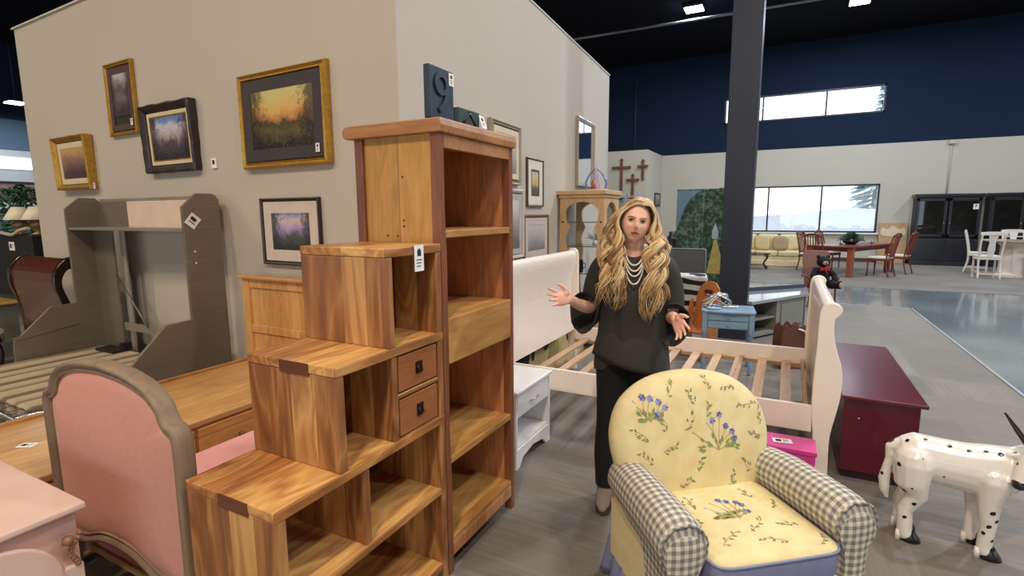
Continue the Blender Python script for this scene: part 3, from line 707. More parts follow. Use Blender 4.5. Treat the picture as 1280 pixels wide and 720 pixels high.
# ------------------------------------------------------------------ framed pictures
def art(name, stops, kind='valley', seed=0, w=1, h=1):
    m, t, bs, ns, ls = nt(name)
    tc = N(t, 'TexCoord'); sep = N(t, 'SeparateXYZ'); ls.new(tc.outputs['Object'], sep.inputs[0])
    u = math_(t, 'DIVIDE', sep.outputs[0], w); v = math_(t, 'ADD', math_(t, 'DIVIDE', sep.outputs[2], h), .5)
    mp = N(t, 'Mapping'); mp.inputs['Location'].default_value = (seed, seed, seed); ls.new(tc.outputs['Object'], mp.inputs[0])
    n1 = N(t, 'TexNoise', Scale=7.0 / max(w, h) * .6, Detail=6.0, Roughness=.65); ls.new(mp.outputs[0], n1.inputs['Vector'])
    n2 = N(t, 'TexNoise', Scale=26.0 / max(w, h) * .6, Detail=4.0, Roughness=.7); ls.new(mp.outputs[0], n2.inputs['Vector'])
    vv = math_(t, 'ADD', v, math_(t, 'MULTIPLY', math_(t, 'SUBTRACT', n1.outputs['Fac'], .5), .55))
    vv = math_(t, 'ADD', vv, math_(t, 'MULTIPLY', math_(t, 'SUBTRACT', n2.outputs['Fac'], .5), .30))
    col = ramp(t, vv, stops)
    if kind == 'valley':   # dark foliage closing in from both sides
        e = math_(t, 'ADD', math_(t, 'MULTIPLY', math_(t, 'ABSOLUTE', u), 1.5), math_(t, 'MULTIPLY', n2.outputs['Fac'], .8))
        e = math_(t, 'ADD', e, math_(t, 'MULTIPLY', n1.outputs['Fac'], .5))
        k = ramp(t, e, [(.98, (0, 0, 0, 1)), (1.0, (1, 1, 1, 1))])
        mk = N(t, 'MapRange'); mk.inputs['From Min'].default_value = 1.05; mk.inputs['From Max'].default_value = 1.3; ls.new(e, mk.inputs[0])
        col = mix(t, math_(t, 'MULTIPLY', mk.outputs[0], .85), col, stops[0][1])
    sp = N(t, 'TexVoronoi', Scale=70.0 / max(w, h) * .5); ls.new(mp.outputs[0], sp.inputs['Vector'])
    s_ = ramp(t, sp.outputs['Distance'], [(.12, (1, 1, 1, 1)), (.3, (0, 0, 0, 1))])
    col = mix(t, math_(t, 'MULTIPLY', s_, .3), col, stops[-2][1])
    ls.new(col, bs.inputs['Base Color']); bs.inputs['Roughness'].default_value = .35
    return m
def picture(label, w, h, fw, fmat, prof, mats, artm, loc, rz=0, wob=0, group=None, tagpos=None, aw=None, ah=None, tiltx=0, cat='picture', aoff=(0, 0)):
    t = thing('framed_picture', label, cat, loc, rz, group)
    t.rotation_euler = (tiltx, 0, rz)
    m = MB(); m.rectring(w, h, [(0, 0)] + prof + [(fw, 0)], wob=wob); m.build('frame', fmat, t)
    sh = -max(0, prof[-1][1] - .020)
    m = MB(); m.box(-w / 2 + .004, w / 2 - .004, -.004 + sh, -.0005, -h / 2 + .004, h / 2 - .004); m.build('backing', INK, t)
    y = -.010; parts_ = []; sh = -max(0, prof[-1][1] - .020)
    iw, ih = w - 2 * fw, h - 2 * fw
    for (bw, mat_) in mats:     # nested mat boards / liners
        m = MB(); m.rectring(iw, ih, [(-.002, -y + .001), (0, -y + .004), (bw, -y + .003), (bw, -y - .001)], y0=0); parts_.append(m.build('mat_board', mat_, t))
        iw -= 2 * bw; ih -= 2 * bw; y += .0008
    if aw: iw, ih = aw, ah
    m = MB((aoff[0], 0, aoff[1])); m.box(-iw / 2 + aoff[0], iw / 2 + aoff[0], -.0098, -.006, -ih / 2 + aoff[1], ih / 2 + aoff[1]); a_ = m.build('artwork', artm, t); a_.location = (aoff[0], sh, aoff[1])
    for p_ in parts_: p_.location = (0, sh, 0)
    if tagpos: price_tag(t, (tagpos[0], sh - .02, tagpos[1]), .04, .06)
    return t
GP = [(0, .03), (.012, .036), (.02, .028), (.03, .028)]
YW = 2.72
def wy(x): return 2.72 + (-2.24 - x) * (.14 / 5.51) - .002
WR = -math.atan(.14 / 5.51)
LINER = plain('cream_liner', rgb(214, 196, 162), .6); PLUM = plain('plum_mat_board', rgb(82, 54, 56), .8); DKMAT = plain('charcoal_mat_board', rgb(62, 54, 56), .8)
picture('small gold framed painting, lowest and leftmost of the wall group beside the wall end', .74, .54, .06, GOLD, [(0, .075), (.015, .085), (.04, .06), (.05, .05)], [(.055, LINER)], art('art_amber_lane', [(.15, rgb(80, 56, 60)), (.4, rgb(112, 84, 84)), (.65, rgb(150, 118, 100)), (.9, rgb(196, 160, 104))], 'x', 3, .5, .3), (-6.62, wy(-6.62), 2.15), rz=WR, tiltx=.03, tagpos=(.39, -.24))
picture('tall narrow gold framed garden print with plum mat, highest on the left wall', .50, .655, .045, GOLD, GP, [(.055, PLUM)], art('art_garden_steps', [(.15, rgb(70, 56, 60)), (.4, rgb(120, 112, 112)), (.6, rgb(96, 84, 86)), (.9, rgb(190, 186, 186))], 'valley', 9, .3, .4), (-5.585, wy(-5.585), 2.685), rz=WR, tagpos=(.17, -.22), aw=.29, ah=.40, aoff=(0, .045))
DKF = plain('dark_carved_frame', rgb(44, 26, 22), .4, var=.2, sc=30, coat=.2)
picture('painting in thick dark carved frame with gold liner, left of the small wall card', .78, .585, .07, DKF, [(0, .06), (.015, .075), (.045, .055), (.06, .04)], [(.03, LINER), (.012, GOLD)], art('art_misty_pond', [(.08, rgb(44, 38, 48)), (.38, rgb(86, 74, 80)), (.55, rgb(176, 160, 160)), (.72, rgb(204, 200, 206)), (.9, rgb(110, 134, 182))], 'valley', 5, .55, .4), (-4.815, wy(-4.815), 2.275), rz=WR, wob=.004, tiltx=.03)
picture('large gold framed riverside village picture with charcoal mat above the pine headboard', .965, .70, .055, GOLD, [(0, .03), (.012, .05), (.03, .036), (.045, .045)], [(.085, DKMAT)], art('art_river_glow', [(.05, rgb(34, 34, 30)), (.26, rgb(96, 86, 52)), (.42, rgb(64, 54, 34)), (.52, rgb(176, 122, 70)), (.68, rgb(216, 170, 98)), (.95, rgb(200, 190, 120))], 'valley', 12, .66, .4), (-3.325, wy(-3.325) - .0, 2.305), rz=WR, tagpos=(.375, -.235))
picture('small dark framed lavender landscape with wide cream mat, left of the step bookcase', .66, .51, .03, DKF, [(0, .03), (.008, .034), (.02, .025)], [(.085, plain('oat_mat_board', rgb(206, 190, 176), .8))], art('art_lavender_bay', [(.08, rgb(40, 44, 44)), (.35, rgb(84, 86, 84)), (.52, rgb(150, 136, 180)), (.7, rgb(196, 170, 196)), (.85, rgb(206, 186, 170)), (.98, rgb(130, 140, 196))], 'valley', 21, .4, .28), (-3.33, wy(-3.33), 1.475), rz=WR)
wc = MB((-4.235, 2.765, 2.03)); wc.box(-4.265, -4.205, 2.755, 2.768, 1.99, 2.07); o_ = wc.build('wall_card', TAGW); tag(o_, 'small white price card stuck alone on the wall right of the dark framed painting', 'price card')
mk = MB((-4.235, 2.765, 2.03)); mk.box(-4.25, -4.22, 2.7535, 2.755, 2.02, 2.055); c_ = mk.build('print_mark', INK); c_.parent = o_; c_.location = (0, 0, 0)
# right face of the partition
def rx(y): return -2.24 - (y - 2.72) * (.28 / 5.28) + .003
RR = PI / 2 + math.atan(.28 / 5.28)
WHF = plain('whitewashed_frame', rgb(190, 178, 162), .5); WALN = plain('walnut_frame', rgb(84, 62, 50), .4); SILV = plain('champagne_frame', rgb(166, 152, 136), .35, .4)
picture('large pale framed picture mostly hidden behind the tall bookcase top', .62, .54, .05, SILV, [(0, .03), (.01, .045), (.025, .03), (.035, .04)], [(.05, LINER)], art('art_pale_one', [(.1, rgb(120, 116, 110)), (.5, rgb(170, 164, 152)), (.8, rgb(200, 196, 186)), (.95, rgb(206, 204, 198))], 'x', 31, .5, .4), (rx(4.26), 4.26, 2.14), rz=RR)
picture('white framed picture low behind the tall bookcase right post', .62, .66, .045, WHF, [(0, .03), (.01, .04), (.03, .03)], [(.05, plain('grey_mat_board', rgb(170, 168, 162), .8))], art('art_pale_two', [(.1, rgb(100, 96, 92)), (.5, rgb(150, 144, 134)), (.8, rgb(190, 186, 176)), (.95, rgb(200, 196, 190))], 'x', 33, .5, .4), (rx(4.34), 4.34, 1.50), rz=RR)
picture('small walnut framed print with white mat and yellow field, above the brown framed sketch', .44, .49, .02, WALN, [(0, .022), (.006, .026), (.014, .02)], [(.09, plain('ivory_mat_board', rgb(214, 206, 190), .8)), (.02, WALN)], art('art_yellow_field', [(.1, rgb(70, 76, 70)), (.35, rgb(110, 104, 70)), (.45, rgb(190, 160, 90)), (.7, rgb(206, 186, 140)), (.95, rgb(170, 180, 180))], 'x', 14, .2, .26), (rx(4.99), 4.99, 1.915), rz=RR)
picture('brown framed pale sketch under the small walnut framed print', .68, .48, .035, plain('brown_frame', rgb(124, 84, 64), .4), [(0, .025), (.01, .03), (.025, .024)], [(.07, plain('rose_mat_board', rgb(196, 178, 170), .8))], art('art_sketch', [(.1, rgb(120, 116, 112)), (.4, rgb(150, 146, 140)), (.6, rgb(176, 172, 168)), (.95, rgb(196, 194, 190))], 'x', 44, .5, .3), (rx(5.02), 5.02, 1.35), rz=RR)
# mirror
t = thing('wall_mirror', 'tall silver framed mirror hung above the pine etagere', 'mirror', (rx(6.75), 6.75, 2.38), RR)
m = MB(); m.rectring(.76, .87, [(0, 0), (0, .03), (.012, .04), (.035, .03), (.05, .022), (.05, 0)]); m.build('frame', SILV, t)
m = MB(); m.box(-.34, .34, -.012, -.002, -.395, .395); m.build('mirror_glass', plain('silvered_glass', (.86, .9, .94, 1), .03, 1, var=0), t)
# ------------------------------------------------------------------ cream sleigh bed
def sleigh_bed():
    t = thing('sleigh_bed', 'cream sleigh bed frame without mattress, wooden slats showing', 'bed', (-.8, 4.15, 0)); o = t.location
    Y0, Y1 = 3.42, 4.92
    fp = [(.205, 0), (.21, .25), (.196, .4), (.19, .55), (.192, .70), (.196, .84), (.196, .94), (.20, 1.03), (.215, 1.07), (.245, 1.085), (.28, 1.082), (.306, 1.06), (.308, 1.035), (.295, 1.012), (.277, .99), (.274, .95), (.28, .88), (.30, .80), (.325, .72), (.335, .62), (.33, .52), (.315, .42), (.30, .33), (.294, .24), (.30, 0)]
    fpp = [tuple(p) for p in catmull(fp, 3)]
    for y in (Y0, Y1 - .045):
        m = MB(o); m.prism(fpp, 'y', y, y + .045, sm=False); m.build('footboard_post', CREAMP, t, bevel=.006)
    # footboard panel: thin S section with rolled top
    c = [(.255, .27), (.262, .40), (.272, .55), (.268, .68), (.248, .80), (.228, .90), (.222, .98)]
    th = .012
    pan = [(x - th, z) for x, z in c] + [(.212, 1.03), (.222, 1.055), (.245, 1.068), (.272, 1.064), (.29, 1.045), (.288, 1.02), (.27, 1.005), (.248, .995)] + [(x + th, z) for x, z in c[::-1]]
    m = MB(o); m.prism([tuple(p) for p in catmull(pan, 2)], 'y', Y0 + .04, Y1 - .04, sm=False); m.build('footboard_panel', CREAMP, t)
    # headboard (mirrored, taller)
    sx, sz, x0 = 1.0, 1.155, -1.645
    hp = [tuple(p) for p in catmull([(x0 - x, z * sz) for x, z in fp], 3)]
    for y in (Y0 + .06, Y1 - .0):
        m = MB(o); m.prism(hp, 'y', y, y + .045); m.build('headboard_post', CREAMP, t, bevel=.006)
    hc = [(.245, .36), (.25, .45), (.262, .60), (.268, .74), (.25, .88), (.228, .98)]
    pan = [(x - th, z) for x, z in hc] + [(.212, 1.03), (.222, 1.055), (.245, 1.068), (.272, 1.064), (.29, 1.045), (.288, 1.02), (.27, 1.005), (.248, .995)] + [(x + th, z) for x, z in hc[::-1]]
    m = MB(o); m.prism([(x0 - p[0], p[1] * sz) for p in catmull(pan, 2)], 'y', Y0 + .1, Y1 + .01); m.build('headboard_panel', CREAMP, t)
    for y in (Y0 + .01, Y1 - .035):
        m = MB(o); m.box(-1.85, .20, y, y + .025, .30, .465); m.build('side_rail', CREAMP, t, bevel=.005)
        yy = y + .025 if y < 4 else y - .022
        m = MB(o); m.box(-1.84, .19, yy, yy + .022, .305, .335); m.build('slat_ledge', SLATW, t)
    for k in range(11):
        x = -1.72 + k * .178
        m = MB(o); m.box(x - .033, x + .033, Y0 + .037, Y1 - .037, .336, .354); m.build('slat', SLATW, t)
    m = MB(o); m.box(.165, .188, Y0 + .04, Y1 - .04, .34, .375); m.build('slat_stop', SLATW, t)
sleigh_bed()
# framed silhouette picture standing under the headboard
t = thing('leaning_picture', 'yellow picture with black figures standing on the floor behind the sleigh bed headboard', 'picture', (-2.06, 4.75, 0), PI / 2)
m = MB(); m.box(-.95, .95, 0, .03, .0, .58); m.build('panel', plain('ochre_canvas', rgb(196, 176, 120), .8, var=.2, sc=9), t, bevel=.004)
for (x, z, w_, h_) in ((-.66, .27, .17, .12), (-.66, .42, .05, .06), (-.42, .30, .04, .10), (-.12, .34, .08, .1), (.02, .38, .1, .1), (.12, .45, .03, .1), (.5, .3, .08, .1)):
    m = MB(); m.prism([(x + w_ * math.cos(a), z + h_ * math.sin(a) * (1 if math.sin(a) > 0 else .9)) for a in [k * PI / 6 for k in range(12)]], 'y', -.003, .001)
    m.build('painted_figure', INK, t)
m = MB(); m.rectring(1.9, .58, [(0, 0), (0, .012), (.03, .012), (.03, 0)]); o_ = m.build('frame', ETAG, t); o_.location = (0, 0, .29)

# white nightstand beside the tall bookcase
def white_stand():
    t = thing('nightstand', 'white nightstand with one drawer and open shelf, right of the tall bookcase', 'nightstand', (-1.63, 2.99, 0)); o = t.location
    XF, XB, Ya, Yb, Z = -1.41, -1.82, 2.72, 3.245, .515
    m = MB(o); m.box(XB, XF + .015, Ya - .01, Yb + .01, Z - .025, Z); m.build('tabletop', WHITEP, t, bevel=.006)
    for y in (Ya, Yb - .025):
        pts = [(XB, 0), (XB + .05, 0), (XB + .09, .045), (XF - .09, .045), (XF - .045, 0), (XF, 0), (XF, Z - .025), (XB, Z - .025)]
        m = MB(o); m.prism(pts, 'y', y, y + .025); m.build('side_panel', WHITEP, t, bevel=.003)
    m = MB(o); m.box(XB, XB + .012, Ya + .025, Yb - .025, .08, Z - .03); m.build('back_panel', WHITEP, t)
    m = MB(o); m.box(XB + .012, XF - .012, Ya + .025, Yb - .025, .125, .145); m.build('shelf', WHITEP, t, bevel=.003)
    pts = [(Ya + .025, .0), (Ya + .06, .0), (Ya + .11, .05), (Ya + .26, .075), (Yb - .11, .05), (Yb - .06, .0), (Yb - .025, 0), (Yb - .025, .125), (Ya + .025, .125)]
    m = MB(o); m.prism(pts, 'x', XF - .022, XF - .004); m.build('apron', WHITEP, t, bevel=.003)
    m = MB(o); m.box(XB + .04, XF - .002, Ya + .03, Yb - .03, .335, .478); d = m.build('drawer', WHITEP, t, bevel=.005)
    m = MB(o); yc = (Ya + Yb) / 2; m.tube([(XF - .002, yc - .055, .40), (XF + .016, yc - .04, .402), (XF + .018, yc, .404), (XF + .016, yc + .04, .402), (XF - .002, yc + .055, .40)], .005, 8)
    m.build('handle', CHROME, d)
white_stand()

# hot pink bench
HP = plain('hot_pink_paint', rgb(214, 62, 148), .3, coat=.4)
t = thing('small_bench', 'hot pink painted low bench with price card under the sleigh bed foot corner', 'bench', (.06, 3.23, 0))
m = MB(); m.box(-.17, .16, -.10, .10, .275, .30); m.build('seat', HP, t, bevel=.004)
for s in (-1, 1):
    for q in (-1, 1):
        m = MB(); x = -.005 + s * .145; m.box(x - .014, x + .014, q * .085 - .012, q * .085 + .012, 0, .275); m.build('leg', HP, t, bevel=.003)
for q in (-1, 1):
    m = MB(); m.box(-.14, .13, q * .085 - .008, q * .085 + .008, .235, .275); m.build('apron', HP, t)
price_tag(t, (-.01, -.01, .302), .10, .06, rz=.2, flat=True)

# magenta blanket chest
MG = plain('magenta_lacquer', rgb(88, 2, 30), .28, coat=.35, var=.03)
t = thing('blanket_chest', 'deep magenta lacquered blanket chest behind the sleigh bed footboard', 'chest', (.56, 4.27, 0)); o = t.location
m = MB(o); m.box(.365, .735, 3.56, 4.98, .05, .50); m.build('body', MG, t, bevel=.004)
m = MB(o); m.box(.35, .765, 3.53, 5.0, .50, .522); m.build('lid', MG, t, bevel=.006)
m = MB(o); m.box(.38, .72, 3.58, 4.96, 0, .05); m.build('plinth', plain('dark_plinth', rgb(40, 8, 20), .5), t)
m = MB(o); m.T = Matrix.Translation((.445, 3.56, .385)) @ Matrix.Rotation(PI / 2, 4, 'X'); m.lathe([(.007, 0), (.006, .004), (.002, .006)], n=10); m.build('keyhole_cap', CHROME, t)

# ------------------------------------------------------------------ armchair
def floral(name):
    m, t, bs, ns, ls = nt(name)
    n = N(t, 'TexNoise', Scale=14.0, Detail=4.0); ls.new(coord(t), n.inputs['Vector'])
    ls.new(ramp(t, n.outputs['Fac'], [(.35, rgb(220, 200, 144)), (.65, rgb(228, 212, 162))]), bs.inputs['Base Color'])
    bs.inputs['Roughness'].default_value = .85
    w = N(t, 'TexNoise', Scale=500.0, Detail=2.0); ls.new(coord(t), w.inputs['Vector']); bump(t, bs, w.outputs['Fac'], .25, .001)
    return m
def gingham(name, p=.029):
    m, t, bs, ns, ls = nt(name)
    tc = N(t, 'TexCoord'); sep = N(t, 'SeparateXYZ'); ls.new(tc.outputs['UV'], sep.inputs[0])
    a = math_(t, 'GREATER_THAN', math_(t, 'FRACT', math_(t, 'DIVIDE', sep.outputs[0], p)), .5)
    b = math_(t, 'GREATER_THAN', math_(t, 'FRACT', math_(t, 'DIVIDE', sep.outputs[1], p)), .5)
    s_ = math_(t, 'MULTIPLY', math_(t, 'ADD', a, b), .5)
    ls.new(ramp(t, s_, [(0, rgb(216, 206, 186)), (.5, rgb(170, 162, 148)), (1, rgb(118, 116, 114))]), bs.inputs['Base Color'])
    bs.inputs['Roughness'].default_value = .9
    return m
YEL = floral('yellow_floral_cotton'); GING = gingham('grey_gingham')
LAV = plain('lavender_chambray', rgb(134, 138, 170), .85, var=.05, sc=30, bmp=300)
LEAF = plain('print_leaf_green', rgb(138, 150, 88), .85, var=.15, sc=60); LEAF2 = plain('print_olive', rgb(150, 136, 92), .85, var=.15, sc=60)
BLUEF = plain('print_periwinkle', rgb(98, 100, 160), .85, var=.2, sc=60); BLUEL = plain('print_pale_blue', rgb(150, 152, 192), .85); STEMB = plain('print_brown_stem', rgb(164, 138, 100), .85)
def armchair():
    from mathutils.bvhtree import BVHTree
    th = math.radians(39)
    t = thing('armchair', 'yellow floral armchair with grey gingham rolled arms and lavender ruffled skirt', 'armchair', (-.135, 2.09, 0), th)
    rr = random.Random(11)
    def print_on(mb, dirv, spots, origin_off):
        """printed flower sprays laid on the cloth surface (same mesh)"""
        bv = BVHTree.FromPolygons([tuple(v) for v in mb.v], mb.f)
        D = Vector(dirv).normalized(); ux = Vector((1, 0, 0)); uy = D.cross(ux).normalized()
        if uy.z < 0 or (abs(uy.z) < .1 and uy.y < 0): uy = -uy
        def put(poly, c, mi):
            vs = []
            for (a, b_) in poly:
                P = Vector(origin_off) + ux * (c[0] + a) + uy * (c[1] + b_)
                h = bv.ray_cast(P - D * 1.0, D)
                if h[0] is None: return
                vs.append(h[0] + h[1] * (.0012 if h[1].dot(D) < 0 else -.0012))
            mb.add(vs, [tuple(range(len(vs)))], mi, False)
        def leaf(x, y, L, W, a, mi):
            ca, sa = math.cos(a), math.sin(a)
            put([(p * ca - q * sa, p * sa + q * ca) for p, q in ((0, 0), (L * .45, W), (L, 0), (L * .45, -W))], (x, y), mi)
        def stem(x, y, x2, y2):
            n = 4; b_ = rr.uniform(-.015, .015); P = [(x + (x2 - x) * i / n + b_ * math.sin(PI * i / n), y + (y2 - y) * i / n) for i in range(n + 1)]
            for i in range(n):
                dx, dy = P[i + 1][0] - P[i][0], P[i + 1][1] - P[i][1]; L = math.hypot(dx, dy) + 1e-6; nx, ny = -dy / L * .0011, dx / L * .0011
                put([(nx, ny), (dx + nx, dy + ny), (dx - nx, dy - ny), (-nx, -ny)], P[i], 5)
        for (x, y, s, kind) in spots:
            if kind == 'big':
                for k in range(7):
                    a = -.3 + k * .55 + rr.uniform(-.2, .2); r = s * rr.uniform(.5, 1.0); ex, ey = x + r * math.cos(a), y + r * math.sin(a) * .9
                    stem(x, y - s * .6, ex, ey)
                    if k < 5:
                        for q in range(7): leaf(ex, ey, .017, .0065, q * 1.05 + a, 3 if rr.random() < .7 else 4)
                    leaf(ex, ey, .01, .004, a, 4)
                for k in range(24):
                    a = rr.uniform(-.4, PI + .4); r = s * rr.uniform(.1, .75); leaf(x + r * math.cos(a), y - s * .45 + r * math.sin(a) * .45, .030, .0065, a + rr.uniform(-.5, .5), 1 if rr.random() < .75 else 2)
            else:
                ang = rr.uniform(0, PI); L = s
                for k in range(6):
                    q = (k / 5 - .5) * 2 * L; px, py = x + q * math.cos(ang) + rr.uniform(-.006, .006), y + q * math.sin(ang) + rr.uniform(-.006, .006)
                    leaf(px, py, .021, .005, ang + rr.choice((-.8, .8)), 2 if rr.random() < .6 else 1)
                    if rr.random() < .35: leaf(px, py, .008, .004, rr.uniform(0, 6), rr.choice((3, 2, 2)))
                stem(x - L * math.cos(ang), y - L * math.sin(ang), x + L * math.cos(ang), y + L * math.sin(ang))
    FL = [YEL, LEAF, LEAF2, BLUEF, BLUEL, STEMB]
    # back: oval cushion shape, leaning back
    ol = [tuple(p) for p in catmull([(0, .905), (.12, .893), (.22, .855), (.30, .785), (.34, .69), (.345, .60), (.325, .50), (.29, .40), (.27, .2), (0, .18), (-.27, .2), (-.29, .40), (-.325, .50), (-.345, .60), (-.34, .69), (-.30, .785), (-.22, .855), (-.12, .893)], 4, True)]
    def yb(z): return .20 + max(0, z - .3) * .22
    m = MB(); rings = []
    cz = .56
    for (sc, dy) in ((.0, -.085), (.35, -.084), (.62, -.078), (.80, -.066), (.91, -.048), (.975, -.022), (1.0, .01), (.985, .045), (.93, .075), (.7, .09), (.3, .095), (.0, .096)):
        sc = max(sc, .02)
        rings.append([(-.018 + x * sc * 1.07, yb(cz + (z - cz) * sc) + dy + .0, cz + (z - cz) * sc) for x, z in ol])
    m.loft(rings, 0, True)
    sp = [(.06, .64, .11, 'big'), (-.235, .755, .07, 'big'), (.045, .86, .03, 'small'), (-.06, .70, .04, 'small'), (-.16, .60, .03, 'small'), (.23, .75, .05, 'small'), (.25, .62, .03, 'small'), (-.03, .52, .03, 'small'),
          (.20, .50, .03, 'small'), (-.26, .56, .03, 'small'), (-.04, .80, .03, 'small'), (.15, .83, .03, 'small'), (-.13, .84, .03, 'small'), (-.28, .66, .035, 'small'), (.03, .74, .03, 'small'), (-.10, .45, .03, 'small'), (.12, .44, .03, 'small'), (.29, .70, .03, 'small'), (-.18, .70, .03, 'small')]
    print_on(m, (0, 1, -.15), [(a, (b_ - .56), s_, k) for a, b_, s_, k in sp], (0, .2 + .12, .56))
    m.build('backrest', FL, t)
    # seat body + cushion
    m = MB(); m.box(-.25, .25, -.28, .24, .16, .335); m.build('seat_base', YEL, t, bevel=.02, seg=3)
    m = MB(); rings = []
    for z, g in ((.335, .985), (.345, 1.0), (.425, 1.0), (.437, .985), (.447, .90), (.452, .6), (.453, .1)):
        ring = []
        for k in range(40):
            a = 2 * PI * k / 40; ca, sa = math.cos(a), math.sin(a); e = .22
            x = .25 * abs(ca) ** e * (1 if ca > 0 else -1); y = -.055 + .255 * abs(sa) ** e * (1 if sa > 0 else -1)
            ring.append((x * g, -.055 + (y + .055) * g, z))
        rings.append(ring)
    m.loft(rings[:3], 6, True, caps=False); m.loft(rings[2:], 0, True, caps=True)
    sp = [(-.01, .03, .10, 'big'), (-.14, .10, .04, 'small'), (.14, -.1, .03, 'small'), (-.12, -.13, .05, 'small'), (.02, -.08, .05, 'small'), (-.2, .1, .03, 'small'), (.2, -.2, .03, 'small'), (.12, .12, .03, 'small'), (.03, -.17, .04, 'small'), (.18, .03, .03, 'small'), (-.19, -.04, .03, 'small')]
    print_on(m, (0, 0, -1), [(a, b_, s_, k) for a, b_, s_, k in sp], (0, -.055, 0))
    m.build('seat_cushion', FL + [LAV], t)
    m = MB(); pts = []
    for k in range(41):
        a = 2 * PI * k / 40; ca, sa = math.cos(a), math.sin(a); e = .22
        pts.append((.251 * abs(ca) ** e * (1 if ca > 0 else -1), -.055 + .256 * abs(sa) ** e * (1 if sa > 0 else -1), .43))
    m.tube(pts, .0045, 6, caps=False); m.build('piping', LAV, t)
    # arms: rolled top tube + side wall as one swept section, gingham; curve out at the back, fold at the front
    def arm(s):
        sec = [(-.055, .18), (-.055, .36), (-.07, .42), (-.088, .47), (-.09, .51), (-.072, .55), (-.038, .576), (.0, .582), (.04, .572), (.07, .545), (.084, .50), (.08, .455), (.062, .425), (.05, .40), (.047, .33), (.047, .18)]
        sec = [tuple(p) for p in catmull(sec, 2)]
        path = [(.30, .315, -.03, .9), (.22, .325, -.012, .97), (.10, .333, .0, 1), (-.05, .336, .002, 1), (-.16, .338, .0, 1.0), (-.215, .340, -.004, 1.0), (-.245, .341, -.012, .95), (-.262, .342, -.03, .85)]
        rings = []; vc = []
        for y, x, dz, g in path:
            rings.append([(s * (x + a * g), y, .18 + (z - .18 + dz) * (1 if g >= .99 else 1) if True else z) for a, z in sec])
            vc.append(-y)
        rings = [[(s * (x + a * g), y, (.48 + (z - .48) * g + dz) if z > .36 else z) for a, z in sec] for y, x, dz, g in path]
        n = len(sec); uc = [0]
        for i in range(1, n): uc.append(uc[-1] + math.hypot(sec[i][0] - sec[i - 1][0], sec[i][1] - sec[i - 1][1]))
        uc.append(uc[-1] + .1)
        m = MB(); m.loft(rings, 0, True, caps=False, closed=False, uv=(uc, vc))
        # front face with its own UVs
        r = rings[-1]; cu = [[(p[0], p[1] - .004 * (1 - k), s_z) for p, s_z in zip(r, [q[2] for q in r])] for k in (1,)]
        cx = s * .342; ctr = (cx, -.272, .47)
        for i in range(n - 1):
            p, q = r[i], r[i + 1]
            mz = lambda P: (cx - s * .004 + (P[0] - cx) * .4, -.272, .47 + (P[2] - .47) * (.5 if P[2] > .36 else .9))
            a_, b_ = mz(p), mz(q)
            m.add([p, q, b_, a_], [(0, 1, 2, 3)], 0, True, [[(v[0], v[2]) for v in (p, q, b_, a_)]])
        inner = [(cx - s * .004 + (P[0] - cx) * .4, -.272, .47 + (P[2] - .47) * (.5 if P[2] > .36 else .9)) for P in r]
        for i in range(n // 2):
            a0, a1, b1, b0 = inner[i], inner[i + 1], inner[n - 2 - i], inner[n - 1 - i]
            if i + 1 <= n - 2 - i: m.add([a0, a1, b1, b0], [(0, 1, 2, 3)], 0, True, [[(v[0], v[2]) for v in (a0, a1, b1, b0)]])
        a_ = m.build('armrest', GING, t)
        # outer side in yellow under the gingham
        m = MB(); m.box(*(sorted((s * .30, s * .383))), -.235, .28, .12, .385); m.build('outer_side', YEL, t, bevel=.01)
        # gathered cuff bunching
        m = MB(); pts = [(s * (.342 + a * .99), -.252 + .004 * math.sin(i * 2.1), (.48 + (z - .48) * .98 - .012)) for i, (a, z) in enumerate(sec[3:-5])]
        m.tube(pts, .0045, 6); m.build('arm_piping', GING, t)
    arm(-1); arm(1)
    # skirt: pleated lavender ruffle all around
    per = []
    base = [(-.36, -.25), (.36, -.25), (.37, .30), (.20, .36), (-.20, .36), (-.37, .30)]
    for i in range(6):
        p, q = base[i], base[(i + 1) % 6]; n = int(math.hypot(q[0] - p[0], q[1] - p[1]) / .012)
        for k in range(n): per.append((p[0] + (q[0] - p[0]) * k / n, p[1] + (q[1] - p[1]) * k / n))
    rings = []
    for z, g in ((.205, 0.0), (.19, .15), (.12, .5), (.05, .85), (.015, 1.0)):
        ring = []
        for i, (x, y) in enumerate(per):
            d = Vector((x, y - .05)).normalized(); w_ = .016 * g * math.sin(i * 1.05) + .03 * g + .008 * g * math.sin(i * .31)
            ring.append((x + d.x * w_, y + d.y * w_, z))
        rings.append(ring)
    m = MB(); m.loft(rings, 0, True, caps=False)
    o_ = m.build('skirt', LAV, t); sd = o_.modifiers.new('solid', 'SOLIDIFY'); sd.thickness = .003
    m = MB(); m.box(-.352, .352, -.245, .30, .12, .20); m.box(-.25, .25, -.29, -.2, .16, .32); m.build('base_frame', YEL, t, bevel=.01)
    for x in (-.3, .3):
        for y in (-.2, .28):
            m = MB(); m.tube([(x, y, .13), (x, y, 0)], [.026, .018], 8); m.build('foot', DARKW, t)
armchair()

